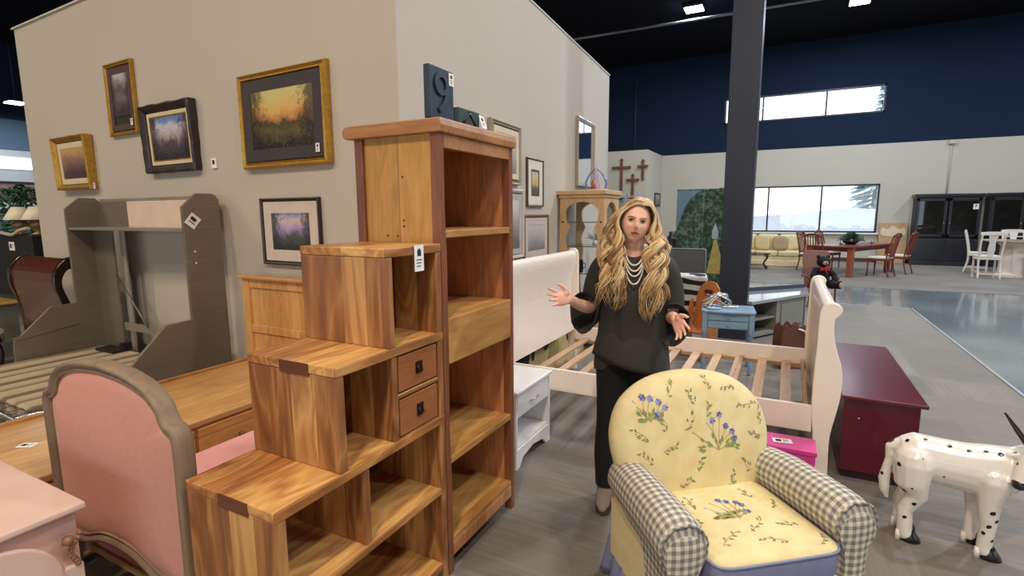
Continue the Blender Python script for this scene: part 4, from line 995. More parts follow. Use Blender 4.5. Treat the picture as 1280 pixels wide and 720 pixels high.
# ------------------------------------------------------------------ blue nightstand, sculpture, small rocker
BLUEP = plain('powder_blue_paint', rgb(126, 156, 178), .45, var=.06, sc=12)
def blue_stand():
    t = thing('nightstand', 'small powder blue nightstand with two drawers in front of the column', 'nightstand', (-.48, 5.62, 0), .12)
    m = MB(); pr = [(-.25, .2), (-.25, -.17), (-.22, -.205), (-.1, -.225), (0, -.23), (.1, -.225), (.22, -.205), (.25, -.17), (.25, .2)]
    m.prism(pr, 'z', .618, .64); m.build('tabletop', BLUEP, t, bevel=.006)
    m = MB(); m.box(-.20, .20, -.17, .17, .455, .618); m.build('case', BLUEP, t, bevel=.003)
    for z in (.462, .54):
        m = MB(); m.box(-.185, .185, -.186, -.165, z, z + .07); d = m.build('drawer', BLUEP, t, bevel=.004)
        m = MB(); m.T = Matrix.Translation((0, -.186, z + .035)) @ Matrix.Rotation(PI / 2, 4, 'X'); m.lathe([(.006, 0), (.006, .01), (.014, .016), (.012, .026), (.002, .029)], n=10); m.build('knob', BLUEP, d)
    for x in (-.215, .215):
        for y in (-.165, .165):
            m = MB(); m.box(x - .023, x + .023, y - .023, y + .023, .43, .618)
            m.lathe([(.022, .43), (.026, .415), (.017, .40), (.022, .30), (.018, .12), (.023, .09), (.013, .06), (.02, .03), (.012, 0)], (x, y, 0), 12); m.build('leg', BLUEP, t)
    m = MB(); m.box(-.12, .1, -.1, .1, 0, .004); 
blue_stand()
m_ = plain('polished_nickel', (.72, .68, .62, 1), .22, 1, var=.1, sc=20)
t = thing('metal_sculpture', 'tangled polished metal sculpture standing on the small blue nightstand', 'sculpture', (-.585, 5.60, .642), .1)
rr = random.Random(4); m = MB()
for k in range(9):
    a = k * .7; P = [Vector((.13 * math.cos(a + j * .9) * (1 - .1 * j) + rr.uniform(-.03, .03), .06 * math.sin(a + j * 1.3), .075 + .065 * math.sin(a * 1.7 + j * 1.2))) for j in range(5)]
    for p in P: p.z = max(.012, p.z)
    m.tube(catmull(P, 4), .009, 8)
m.tube(catmull([(-.12, 0, .01), (-.05, .03, .01), (.05, -.02, .012), (.16, 0, .01), (.2, .02, .012)], 4), .009, 8)
m.build('rods', m_, t)
t = thing('glass_tray', 'small pale blue glass dish on the blue nightstand front corner', 'dish', (-.60, 5.475, .641))
m = MB(); m.lathe([(.05, 0), (.068, .012), (.07, .02), (.062, .014), (.02, .006)], n=20, sx=1, sy=.6); m.build('bowl', plain('pale_blue_glass', rgb(176, 206, 226), .1, coat=.6), t)
# child's rocking chair with heart cut-out
def heart(cx, cz, s):
    return [(cx + s * .0625 * (16 * math.sin(a) ** 3) , cz + s * .0625 * (13 * math.cos(a) - 5 * math.cos(2 * a) - 2 * math.cos(3 * a) - math.cos(4 * a))) for a in [2 * PI * k / 20 for k in range(20)]]
t = thing('childs_rocking_chair', 'small orange wood child rocking chair with heart cut-out back, left of the blue nightstand', 'chair', (-.83, 6.05, 0), -.35)
m = MB(); m.loft([[(x, y, z) for x, y in ((-.14 * g, .14 + (z - .3) * .25), (.14 * g, .14 + (z - .3) * .25), (.14 * g, .16 + (z - .3) * .25), (-.14 * g, .16 + (z - .3) * .25))] for z, g in ((.28, .8), (.45, 1), (.62, 1.02), (.74, .85), (.80, .5), (.815, .2))], 0, False)
m.build('backrest', ORANGEW, t, bevel=.004)
m = MB(); m.prism(heart(0, .69, .05), 'y', .228, .24); h_ = m.build('heart_cutout', plain('cutout_dark', rgb(70, 34, 18), .8), t)
m = MB(); m.box(-.15, .15, -.12, .16, .27, .29); m.build('seat', ORANGEW, t, bevel=.004)
for s in (-1, 1):
    m = MB(); m.prism([(tuple(p)) for p in catmull([(-.24, .03), (-.1, .0), (.06, .0), (.24, .04), (.24, .07), (.17, .18), (.19, .5), (.14, .62), (.05, .46), (-.10, .42), (-.15, .38), (-.12, .2), (-.24, .06)], 3, True)], 'x', s * .155 - .009, s * .155 + .009); m.build('side_rocker', ORANGEW, t, bevel=.003)
# striped stack behind
t = thing('striped_bench', 'black and white zebra striped ottoman bench behind the child rocking chair', 'bench', (-1.40, 7.95, 0), .15)
zm, tt, bs, ns, ls = nt('zebra_cloth'); wv = N(tt, 'TexWave', Scale=2.1, Distortion=5.0, Detail=2.0); wv.inputs['Detail Scale'].default_value = .8; wv.bands_direction = 'Z'
ls.new(coord(tt, (1, 1, 1)), wv.inputs['Vector']); ls.new(ramp(tt, wv.outputs['Fac'], [(.48, rgb(34, 30, 30)), (.52, rgb(226, 218, 208))]), bs.inputs['Base Color']); bs.inputs['Roughness'].default_value = .8
m = MB(); m.box(-.42, .42, -.2, .2, .10, .70); m.build('cushion', zm, t, bevel=.05, seg=3)
for x in (-.35, .35):
    for y in (-.14, .14):
        m = MB(); m.tube([(x, y, .11), (x, y, 0)], [.025, .018], 8); m.build('foot', DARKW, t)
t = thing('headboard', 'plain grey padded headboard standing left of the green folding screen', 'headboard', (-1.56, 8.8, 0))
m = MB(); m.box(-.45, .45, -.03, .03, .3, 1.03); m.build('panel', plain('grey_felt', rgb(98, 98, 96), .8), t, bevel=.03, seg=3)
m = MB(); m.tube([(-.44, -.035, .3), (-.44, -.035, 1.0), (-.41, -.035, 1.02), (.41, -.035, 1.02), (.44, -.035, 1.0), (.44, -.035, .3)], .008, 6); m.build('piping', plain('grey_welt', rgb(136, 136, 132), .7), t)
for x in (-.4, .4):
    m = MB(); m.box(x - .03, x + .03, -.02, .02, 0, .31); m.build('leg', BLACKP, t)
# green arch painted folding screen
ga, tt, bs, ns, ls = nt('leafy_arch_paint')
q1 = N(tt, 'TexNoise', Scale=5.0, Detail=8.0, Roughness=.7); ls.new(coord(tt), q1.inputs['Vector']); q2 = N(tt, 'TexVoronoi', Scale=16.0); ls.new(coord(tt), q2.inputs['Vector'])
ls.new(ramp(tt, math_(tt, 'ADD', math_(tt, 'MULTIPLY', q1.outputs['Fac'], .8), math_(tt, 'MULTIPLY', q2.outputs['Distance'], .35)), [(.30, rgb(24, 40, 34)), (.48, rgb(34, 56, 44)), (.58, rgb(52, 80, 62)), (.68, rgb(96, 122, 98))]), bs.inputs['Base Color']); bs.inputs['Roughness'].default_value = .5
ga_ = art('art_green_arch', [(.1, rgb(130, 118, 70)), (.3, rgb(44, 66, 50)), (.45, rgb(24, 44, 36)), (.6, rgb(58, 88, 68)), (.75, rgb(34, 58, 46)), (.95, rgb(96, 124, 104))], 'x', 6, 1, 1.9)
t = thing('folding_screen', 'folding screen painted with a dark green leafy arch and yellow path, left of the column', 'screen', (-1.36, 10.0, 0))
SKYP = plain('painted_sky', rgb(112, 140, 156), .6, var=.1, sc=5); PATHP = plain('painted_path', rgb(186, 166, 96), .6, var=.2, sc=12); ARCHP = plain('painted_arch_opening', rgb(66, 84, 74), .6, var=.2, sc=8); SKYL = plain('painted_light', rgb(170, 190, 196), .6)
for (xa, xb, y0_, y1_) in ((-.46, .0, .0, .04), (.004, .42, .04, .0), (.424, .80, .0, .05)):
    m = MB(); m.add([(xa, y0_, .04), (xb, y1_, .04), (xb, y1_ + .025, .04), (xa, y0_ + .025, .04), (xa, y0_, 2.02), (xb, y1_, 2.02), (xb, y1_ + .025, 2.02), (xa, y0_ + .025, 2.02)], [(0, 1, 5, 4), (1, 2, 6, 5), (2, 3, 7, 6), (3, 0, 4, 7), (4, 5, 6, 7), (0, 3, 2, 1)])
    m.build('screen_panel', ga if xa < .4 else SKYP, t, bevel=.003)
def scr(pts, mat, name, dy):
    def yy(x): return ((x + .46) / .46 * .04 if x < 0 else .04 - (x / .42) * .04) - dy
    m = MB(); m.loft([[(x, yy(x), z) for x, z in pts], [(x, yy(x) + .0015, z) for x, z in pts]], 0, False); m.build(name, mat, t)
scr([(-.455, 2.0), (-.455, 1.25), (-.40, 1.45), (-.33, 1.68), (-.24, 1.84), (-.12, 1.95), (-.03, 2.0)], SKYP, 'painted_sky', .002)
scr([(.10, .5), (.40, .5), (.33, .85), (.25, 1.12), (.21, 1.12), (.16, .85)], PATHP, 'painted_path', .002)
scr([(.17, 1.13), (.27, 1.13), (.28, 1.25), (.22, 1.42), (.17, 1.27)], SKYL, 'painted_opening', .002)

# grey corner media console
def console():
    GP_ = plain('stone_grey_paint', rgb(128, 126, 116), .5, var=.03); dkk = plain('console_dark_inside', rgb(58, 60, 62), .7)
    t = thing('media_console', 'low stone grey media console with open cubbies and dark raised rim, right of the column', 'cabinet', (-.32, 7.02, 0), math.radians(60))
    # local +x runs along the long front, front faces -y
    m = MB(); m.prism([(-.02, -.01), (1.27, -.01), (1.78, .34), (-.02, .76)], 'z', .46, .50); m.build('tabletop', plain('grey_gloss_top', rgb(142, 146, 148), .12, coat=.5), t, bevel=.004)
    m = MB(); m.bar((1.77, .335, .525), (-.02, .75, .525), .04, .05); m.build('rim', plain('slate_rim', rgb(44, 52, 66), .4), t, bevel=.003)
    m = MB(); m.box(0, .03, .01, .6, 0, .46); m.box(.55, .60, .01, .6, 0, .46); m.prism([(1.22, .01), (1.25, .01), (1.72, .34), (1.68, .36)], 'z', 0, .46); m.box(0, 1.25, .58, .6, .04, .46); m.box(0, .55, .02, .6, .03, .07); m.box(.6, 1.22, .02, .06, .03, .46); m.build('carcass', GP_, t, bevel=.003)
    m = MB(); m.box(.03, .55, .03, .58, .235, .255); m.build('shelf', GP_, t, bevel=.002)
    m = MB(); m.box(.03, .55, .565, .578, .07, .46); m.build('inner_back', dkk, t)
    m = MB(); m.box(.66, 1.17, .005, .02, .10, .40); m.build('door_panel', GP_, t, bevel=.006)
console()
# brown wavy-top chair back tucked behind the footboard
t = thing('magazine_rack', 'small dark brown wooden rack with scalloped top behind the sleigh bed foot', 'rack', (.10, 6.0, 0), .5)
for q in (-.08, .08):
    m = MB(); m.prism([tuple(p) for p in catmull([(-.13, .0), (.13, .0), (.14, .2), (.13, .40), (.09, .46), (.05, .42), (0, .47), (-.05, .42), (-.09, .46), (-.13, .40), (-.14, .2)], 3, True)], 'y', q - .009, q + .009); m.build('side_panel', plain('walnut_brown', rgb(98, 58, 44), .4), t, bevel=.003)
m = MB(); m.box(-.12, .12, -.08, .08, .06, .08); m.build('bottom_board', plain('walnut_brown_base', rgb(84, 48, 36), .4), t)
m = MB(); m.tube(catmull([(.02, -.1, .42), (.08, -.11, .40), (.13, -.1, .33)], 4), .008, 6); m.build('handle', TAGW, t)

# ------------------------------------------------------------------ etagere
def etagere():
    t = thing('etagere', 'pine etagere with scalloped arched sides and glass shelves against the picture partition', 'shelf unit', (-2.07, 6.0, 0)); o = t.location
    X0, X1, Ya, Yb, ZT = -2.37, -1.83, 5.72, 6.28, 1.86
    m = MB(o); m.box(X0 - .03, X1 + .035, Ya - .04, Yb + .04, ZT - .05, ZT - .0); m.box(X0 - .01, X1 + .015, Ya - .02, Yb + .02, ZT - .085, ZT - .05); m.build('cornice', ETAG, t, bevel=.008)
    def fret(x0, x1, ax, q0, q1, name):
        """arched board with wavy legs: outline with opening, as two legs + arch head"""
        w_ = x1 - x0; c = (x0 + x1) / 2
        for s in (-1, 1):
            zs = [ZT - .085, 1.62, 1.50, 1.44, 1.38, 1.30, 1.22, 1.12, .95, .75, .6, .45, .30, .15, 0]
            wd = [.075, .070, .085, .12, .10, .07, .085, .095, .07, .06, .075, .085, .07, .06, .08]
            P = catmull([(wq, z) for z, wq in zip(zs, wd)], 3)
            pts = [(c + s * w_ / 2, p[1]) for p in P] + [(c + s * (w_ / 2 - p[0]), p[1]) for p in P[::-1]]
            m = MB(o); m.prism(pts, ax, q0, q1); m.build(name + '_leg', ETAG, t, bevel=.003)
        arch = [(c + (w_ / 2 - .07) * math.cos(a), 1.60 + .13 * math.sin(a)) for a in [PI * k / 12 for k in range(13)]]
        pts = [(x1 - .07, ZT - .085)] + arch + [(x0 + .07, ZT - .085)]
        m = MB(o); m.prism(pts, ax, q0, q1); m.build(name + '_arch', ETAG, t, bevel=.003)
    fret(X0, X1, 'y', Ya, Ya + .03, 'side'); fret(X0, X1, 'y', Yb - .03, Yb, 'side')
    fret(Ya + .03, Yb - .03, 'x', X1 - .025, X1, 'front')
    GL = glass_pane('shelf_glass', (.86, .95, .94, 1), .85); EDG = plain('glass_shelf_edge', rgb(70, 80, 80), .2)
    for z in (1.50, 1.22, .90, .58):
        m = MB(o); m.box(X0 + .03, X1 - .03, Ya + .035, Yb - .035, z - .006, z); g_ = m.build('glass_shelf', GL, t)
        m = MB(o); m.box(X0 + .03, X1 - .028, Ya + .031, Ya + .035, z - .008, z + .001); m.box(X1 - .03, X1 - .026, Ya + .035, Yb - .035, z - .008, z + .001); m.build('shelf_edge', EDG, g_)
    m = MB(o); m.box(X0 + .02, X1 - .02, Ya + .02, Yb - .02, .10, .13); m.build('base_board', ETAG, t, bevel=.004)
    pm = plain('peg_dark', rgb(90, 60, 40), .5)
    for z in (1.50, .95):
        for x in (X0 + .04, X1 - .04): m = MB(o); m.tube([(x, Ya - .006, z), (x, Ya, z)], .012, 8); m.build('peg', pm, t)
etagere()
def item(name, label, cat, loc, rz=0): return thing(name, label, cat, loc, rz)
t = item('decorative_plate', 'white decorated plate on stand on the top glass shelf of the etagere', 'plate', (-1.92, 5.95, 1.50), PI / 2)
m = MB(); m.T = Matrix.Translation((0, 0, .115)) @ Matrix.Rotation(PI / 2 - .15, 4, 'X'); m.lathe([(.0, 0), (.06, 0), (.10, .012), (.102, .016), (.06, .006), (.0, .005)], n=24); m.build('rim', WHITEP, t)
m = MB(); m.T = Matrix.Translation((0, -.008, .115)) @ Matrix.Rotation(PI / 2 - .15, 4, 'X'); m.lathe([(.0, .004), (.05, .0045), (.05, .0015)], n=16); m.build('motif', plain('plate_motif', rgb(120, 96, 84), .4, var=.4, sc=60), t)
m = MB(); m.box(-.05, .05, -.02, .03, 0, .015); m.build('stand', BLACKP, t)
t = item('glass_ornament', 'sparkling crystal ornament on the second glass shelf of the etagere', 'ornament', (-2.0, 5.92, 1.22))
rr = random.Random(2); m = MB()
for k in range(16):
    a = rr.random() * 6.28; b_ = rr.random() * 1.3; d = Vector((math.cos(a) * math.cos(b_), math.sin(a) * math.cos(b_), math.sin(b_))); m.tube([Vector((0, 0, .07)) + d * .02, Vector((0, 0, .07)) + d * .12], [.018, .002], 5, sm=False)
m.lathe([(.04, 0), (.03, .04), (.03, .07)], n=10); m.build('crystals', plain('silver_crystal', rgb(226, 228, 230), .15, .5), t)
for (lb, x, y, z, r, h_) in (('black square candle holder on the third etagere shelf, nearer the camera', -2.18, 5.88, .90, .05, .15), ('black short mug on the third etagere shelf near the front post', -1.95, 5.86, .90, .045, .09), ('dark jar on the lowest glass shelf of the etagere', -2.05, 5.9, .58, .05, .14)):
    t = item('dark_jar', lb, 'jar', (x, y, z)); m = MB(); m.lathe([(r * .9, 0), (r, h_ * .5), (r * .9, h_ * .95), (r, h_), (r * .85, h_), (r * .8, h_ * .2)], n=14); m.build('body', BLACKP, t)
    m = MB(); m.tube([(r * .9, 0, h_ * .3), (r * 1.5, 0, h_ * .4), (r * 1.5, 0, h_ * .7), (r * .9, 0, h_ * .8)], .006, 6); m.build('handle', BLACKP, t)
t = item('angel_figurine', 'iridescent blue and pink winged figurine on top of the etagere', 'figurine', (-2.0, 5.92, 1.861), .3)
IB = plain('iridescent_blue', rgb(122, 140, 190), .2, .3, coat=.5); IP = plain('iridescent_pink', rgb(214, 176, 190), .2, .2, coat=.5)
m = MB(); m.lathe([(.13, 0), (.13, .012), (.10, .02)], n=20, sx=1.0, sy=.6); m.build('base', IP, t)
for s in (-1, 1):
    m = MB(); m.tube(catmull([(s * .11, 0, .02), (s * .115, 0, .10), (s * .07, 0, .19), (s * .01, 0, .25)], 4), [.03 - .0012 * k for k in range(13)], 8, flat=.5); m.build('wing', IB, t)
m = MB(); m.lathe([(.05, .015), (.04, .08), (.022, .14), (.03, .17), (.016, .2), (.003, .31)], n=12); m.build('figure', IP, t)
m = MB(); m.lathe([(.03, .015), (.026, .08), (.016, .11), (.004, .13)], (-.03, -.04, 0), n=10); m.build('child_figure', plain('copper_glaze', rgb(150, 96, 76), .3), t)
# tinsel tree beside etagere
t = thing('tinsel_tree', 'slim silvery white tinsel tree half hidden behind the woman and the etagere', 'tree', (-1.86, 6.75, 0)); rr = random.Random(9)
m = MB(); m.tube([(0, 0, 0), (0, 0, 1.85)], [.02, .008], 6); m.lathe([(.14, 0), (.14, .03), (.03, .05)], n=16); m.build('stem', CHROME, t)
m = MB()
for k in range(420):
    z = .25 + 1.62 * rr.random(); R = .28 * (1 - (z - .25) / 1.75) + .03; a = rr.random() * 6.28; q = R * rr.uniform(.5, 1)
    m.tube([(0, 0, z), (q * math.cos(a), q * math.sin(a), z - .1 * q + rr.uniform(-.02, .02))], [.008, .004], 4, sm=False)
m.build('tinsel', plain('silver_tinsel', rgb(226, 226, 228), .22, .6), t)
# ------------------------------------------------------------------ one-surface bodies
def fuse(mb, name, mats, parent, vox=.006, it=4, fac=.5, label=None):
    me = bpy.data.meshes.new(name); me.from_pydata([tuple(v) for v in mb.v], [], mb.f)
    bm = bmesh.new(); bm.from_mesh(me); bmesh.ops.recalc_face_normals(bm, faces=bm.faces); bm.to_mesh(me); bm.free()
    ob = bpy.data.objects.new(name, me); COL.objects.link(ob)
    r = ob.modifiers.new('r', 'REMESH'); r.mode = 'VOXEL'; r.voxel_size = vox; r.use_smooth_shade = True
    s = ob.modifiers.new('s', 'SMOOTH'); s.iterations = it; s.factor = fac
    dg = bpy.context.evaluated_depsgraph_get(); m2 = bpy.data.meshes.new_from_object(ob.evaluated_get(dg))
    bpy.data.objects.remove(ob); m2.name = name
    m2.materials.clear()
    for m in (mats if isinstance(mats, (list, tuple)) else [mats]): m2.materials.append(m)
    for p in m2.polygons: p.use_smooth = True
    o = bpy.data.objects.new(name, m2); COL.objects.link(o); o.parent = parent
    if label: o['label'] = label
    return o

# ------------------------------------------------------------------ goat statue
def goat():
    t = thing('goat_statue', 'glossy white goat statue with black spots and hooves standing on the carpet', 'statue', (.80, 3.05, 0))
    W = plain('goat_white_glaze', rgb(238, 230, 220), .22, coat=.6, var=.03, sc=10, bmp=22); K = plain('goat_black_glaze', rgb(26, 20, 20), .3, coat=.4)
    m = MB()
    # trunk: deep chest, waist tuck, rump   (x forward)
    tr = [(-.255, .40, .045, .06), (-.24, .415, .075, .085), (-.19, .420, .095, .108), (-.10, .408, .10, .112), (0, .40, .098, .115), (.09, .398, .10, .125), (.16, .408, .095, .12), (.21, .43, .075, .10)]
    rings = []
    for x, z, ry, rz in tr:
        rings.append([(x, ry * math.cos(a), z + rz * math.sin(a)) for a in [2 * PI * k / 18 for k in range(18)]])
    m.loft(rings, 0)
    m.tube([(.15, 0, .42), (.22, 0, .47), (.235, -.03, .51), (.238, -.06, .52)], [.085, .075, .06, .055], 14, rnd=True)   # neck
    # head turned toward the viewer / back
    hd = Vector((.235, -.075, .51)); f = Vector((-.50, -.45, -.74)).normalized()
    m.tube([hd - f * .03, hd + f * .03, hd + f * .08, hd + f * .125], [.052, .056, .043, .03], 14, rnd=True)
    for s in (-1, 1):
        rear = s * .06
        m.tube([(-.19, rear, .40), (-.19, rear * 1.08, .30), (-.165, rear * 1.05, .235), (-.205, rear * 1.0, .155), (-.20, rear, .06), (-.195, rear, .03)], [.085, .072, .045, .034, .033, .034], 12, rnd=True)
        dx = 0 if s < 0 else -.02
        m.tube([(.105 + dx, s * .058, .38), (.10 + dx, s * .062, .27), (.105 + dx, s * .062, .16), (.10 + dx, s * .062, .05), (.105 + dx, s * .062, .03)], [.07, .046, .033, .029, .031], 12, rnd=True)
    # tail hanging
    m.tube([(-.245, .0, .46), (-.28, .0, .44), (-.278, .0, .38), (-.290, 0, .27), (-.285, 0, .21), (-.272, 0, .17)], [.03, .022, .017, .026, .022, .008], 10, rnd=True)
    m.tube([hd + Vector((.045, .02, .01)), hd + Vector((.09, .05, -.01)), hd + Vector((.115, .06, -.03))], [.015, .02, .006], 8, rnd=True, flat=.5)
    m.tube([hd + Vector((-.045, .0, .01)), hd + Vector((-.085, .03, .0)), hd + Vector((-.10, .045, -.02))], [.015, .02, .006], 8, rnd=True, flat=.5)
    body = fuse(m, 'body', W, t, .007, 4)
    from mathutils.bvhtree import BVHTree
    bv = BVHTree.FromPolygons([v.co.copy() for v in body.data.vertices], [list(p.vertices) for p in body.data.polygons])
    sp = MB(); rr = random.Random(8)
    def spot(P, r, D):
        h = bv.ray_cast(Vector(P), Vector(D).normalized())
        if h[0] is None: return
        n = h[1]; a = n.orthogonal().normalized(); b_ = n.cross(a)
        ring = [h[0] + a * (r * math.cos(q) * rr.uniform(.7, 1.1)) + b_ * (r * math.sin(q) * rr.uniform(.6, 1)) for q in [k * PI / 5 for k in range(10)]]
        r2 = []
        for p in ring:
            g = bv.find_nearest(p); r2.append(g[0] + g[1] * .0015)
        c = bv.find_nearest(h[0] + n * .001); cc_ = c[0] + c[1] * .004
        b0 = r2 + [cc_]; sp = MB(); sp.add(b0, [(k, (k + 1) % 10, 10) for k in range(10)], 0, True); sp.build('spot', K, t)
    for x, dy, r in ((-.22, -.04, .012), (-.15, -.035, .010), (-.06, -.045, .012), (.01, -.05, .010), (.07, -.045, .011), (.12, -.05, .013), (.17, -.045, .010)): spot((x, dy, 1), r, (0, 0, -1))
    for x, z, r in ((-.20, .30, .006), (-.225, .27, .014), (-.245, .20, .012), (-.12, .27, .005), (-.17, .45, .004), (.105, .24, .012), (.125, .20, .011), (.10, .17, .012), (.085, .13, .010), (-.21, .13, .010), (-.255, .40, .012), (-.08, .37, .005), (-.18, .21, .012), (.12, .10, .009)): spot((x, -1, z), r, (0, 1, 0))
    for y, z, r in ((.0, .47, .016), (.01, .36, .013), (-.015, .30, .010), (.01, .22, .012)): spot((-1, y, z), r, (1, 0, 0))
    for (x, y) in ((-.195, -.06), (-.195, .06), (.105, -.062), (.085, .062)):
        m = MB(); rings = []
        for z, g, sh in ((0, 1.15, .012), (.02, 1.08, .008), (.045, .85, .0), (.062, .72, -.004)):
            rings.append([(x + sh + .008 + .040 * g * math.cos(a), y + .030 * g * math.sin(a), z) for a in [2 * PI * k / 14 for k in range(14)]])
        m.loft(rings, 0); m.build('hoof', K, t)
        m = MB(); m.tube([(x - .03, y - .012, .0), (x - .03, y - .01, .05)], [.014, .010], 8); m.build('heel', W, t)
    m = MB(); e = hd + f * .13; m.ell(e, (.030, .03, .026), 14, 10); m.ell(hd + f * .09 + Vector((0, 0, -.02)), (.028, .035, .02), 12, 8); m.build('muzzle', K, t)
    for s in (-1, 1):
        m = MB(); b_ = hd + Vector((s * .022 + .0, .015, .045)); m.tube([b_, b_ + Vector((s * .015 - .03, .02, .07)), b_ + Vector((-.07 + s * .02, .03, .14))], [.014, .011, .004], 8, rnd=True); m.build('horn', K, t)
        m = MB(); m.ell(hd + f * .045 + Vector((s * .042, 0, .012)), (.009, .009, .009), 8, 6); m.build('eye', K, t)
goat()

# ------------------------------------------------------------------ woman
def woman():
    base = (-.739, 2.724, 0); ang = math.atan2(.262, .965)    # local +x = her left (viewer right), local -y faces the camera
    t = thing('person', 'woman with long wavy blonde hair, dark tunic and bead necklaces, hands spread open', 'person', base, ang)
    SK, tt, bs, ns, ls = nt('skin')
    n_ = N(tt, 'TexNoise', Scale=22.0, Detail=3.0); ls.new(coord(tt), n_.inputs['Vector'])
    ls.new(ramp(tt, n_.outputs['Fac'], [(.35, rgb(236, 176, 152)), (.65, rgb(246, 196, 172))]), bs.inputs['Base Color'])
    bs.inputs['Roughness'].default_value = .5; bs.inputs['Subsurface Weight'].default_value = .12; bs.inputs['Subsurface Radius'].default_value = (.02, .008, .005); bs.inputs['Subsurface Scale'].default_value = .5
    V = Vector
    # head shape (skull + jaw) with displaced features; -y is forward
    hc = V((.036, -.045, 1.553)); HR = Matrix.Rotation(.06, 3, 'Z') @ Matrix.Rotation(.17, 3, 'Y') @ Matrix.Rotation(-.02, 3, 'X')
    def g(x, z, cx, cz, sx, sz): return math.exp(-((x - cx) / sx) ** 2 - ((z - cz) / sz) ** 2)
    def headpt(th, ph):
        ct, st = math.cos(th), math.sin(th)
        x = .073 * ct * math.sin(ph); y = -.089 * ct * math.cos(ph); z = .112 * st
        front = max(0, math.cos(ph)) * ct
        if z < -.01:                      # jaw taper and chin
            k = min(1, (-.01 - z) / .10); x *= 1 - .31 * k * k; 
            if y > 0: y *= 1 - .35 * k
            y -= .010 * k * front
        if front > .12:
            d = 0
            d += .024 * g(x, z, 0, -.022, .0095, .013) + .014 * g(x, z, 0, -.002, .0075, .026)       # nose
            d += .003 * (g(x, z, -.010, -.027, .006, .007) + g(x, z, .010, -.027, .006, .007))
            d -= .0105 * (g(x, z, -.030, .006, .016, .010) + g(x, z, .030, .006, .016, .010))      # sockets
            d += .0045 * (g(x, z, -.028, .026, .022, .008) + g(x, z, .028, .026, .022, .008))      # brow
            d += .005 * (g(x, z, -.038, -.022, .016, .016) + g(x, z, .038, -.022, .016, .016))     # cheeks
            d += .0065 * g(x, z, 0, -.056, .019, .007) - .003 * g(x, z, 0, -.0545, .018, .0025)    # lips
            d -= .004 * g(x, z, 0, -.071, .016, .006)
            d += .008 * g(x, z, 0, -.093, .019, .013)                                               # chin
            y -= d * min(1, front * 1.6)
        return hc + HR @ V((x, y, z))
    m = MB(); rings = []
    for i in range(57):
        th_ = -PI / 2 + .02 + (PI - .04) * i / 56
        rings.append([headpt(th_, 2 * PI * k / 72) for k in range(72)])
    m.loft(rings, 0)
    for s in (-1, 1):   # ears
        m.tube([hc + HR @ V((s * .068, .008, -.025)), hc + HR @ V((s * .075, .012, .0)), hc + HR @ V((s * .072, .014, .024))], [.006, .012, .008], 8, rnd=True, flat=.6)
    # neck, shoulders, torso, hips
    m.tube([(.036, -.02, 1.475), (.034, -.005, 1.42), (.033, .0, 1.375), (.033, .005, 1.34)], [.050, .048, .054, .075], 16, rnd=True)
    tor = [(1.385, .05, .04, .0), (1.355, .13, .065, .0), (1.32, .165, .08, .0), (1.24, .155, .095, -.01), (1.15, .14, .10, -.015), (1.02, .120, .085, -.005), (.93, .13, .08, .01), (.83, .145, .075, .015), (.76, .13, .07, .02), (.72, .10, .06, .02)]
    m.loft([[(.028 + rx * math.cos(a), y0 + ry * math.sin(a), z) for a in [2 * PI * k / 24 for k in range(24)]] for z, rx, ry, y0 in tor], 0)
    for s, fx, fy in ((-1, -.092, -.03), (1, .105, .02)):
        m.tube([(.028 + s * .085, 0, .76), (.028 + s * .085, -.01, .62), ((.028 + s * .085 + fx) / 2, -.012 + fy / 2, .45), (fx, fy, .28), (fx, fy + .01, .10), (fx, fy + .005, .05)], [.072, .066, .048, .048, .034, .034], 14, rnd=True)
        m.tube([(fx, fy + .02, .045), (fx - .005, fy - .07, .03), (fx - .008, fy - .13, .022)], [.035, .033, .022], 12, rnd=True, flat=.75)
    # arms
    armL = [(-.112, 0, 1.315), (-.165, .02, 1.22), (-.185, .015, 1.10), (-.235, -.08, 1.115), (-.285, -.20, 1.168)]
    armR = [(.175, 0, 1.315), (.23, .02, 1.20), (.235, .01, 1.07), (.235, -.09, 1.065), (.236, -.21, 1.085)]
    for A in (armL, armR):
        m.tube(catmull(A, 4), [.048, .045, .043, .042, .041, .040, .039, .038, .038, .036, .035, .034, .032, .029, .027, .025, .0235], 14, rnd=True)
    # hands: palm + five separate fingers
    def hand(wr, d, thumbside, palmn, sgn):
        wr = V(wr); d = V(d).normalized(); pn = (V(palmn) - d * V(palmn).dot(d)).normalized(); sd = V(thumbside); sd = (sd - d * sd.dot(d) - pn * sd.dot(pn)).normalized()
        def P(a, b_, c): return wr + d * a + sd * b_ + pn * c
        # palm as flattened loft
        rings = []
        for a, w_, th_ in ((-.012, .024, .018), (.01, .028, .018), (.035, .037, .0155), (.06, .041, .0135), (.080, .040, .011)):
            rings.append([P(a, w_ * math.cos(q) - .0, th_ * math.sin(q)) for q in [2 * PI * k / 16 for k in range(16)]])
        m.loft(rings, 0)
        for j, (b_, L, sp_, cu) in enumerate(((.030, .068, .20, .18), (.010, .078, .05, .25), (-.010, .072, -.08, .35), (-.029, .056, -.24, .45))):
            p0 = P(.070, b_, 0); pts = [p0]; dirv = (d + sd * sp_).normalized(); c = 0
            for seg, fr in ((.48, .5), (.30, 1.0), (.24, 1.5)):
                c = cu * fr; dd = (dirv * math.cos(c) + pn * math.sin(c)); pts.append(pts[-1] + dd * L * seg)
            m.tube([P(.05, b_ * .9, 0)] + pts, [.0085, .0088, .0078, .0072, .0058], 10, rnd=True)
        pts = [P(.012, .020, .004), P(.032, .042, .012), P(.055, .060, .014), P(.078, .070, .012)]
        m.tube(pts, [.014, .0125, .0095, .0075], 10, rnd=True)
        m.ell(P(.03, .024, .010), (.017, .017, .017), 10, 8)
        return P
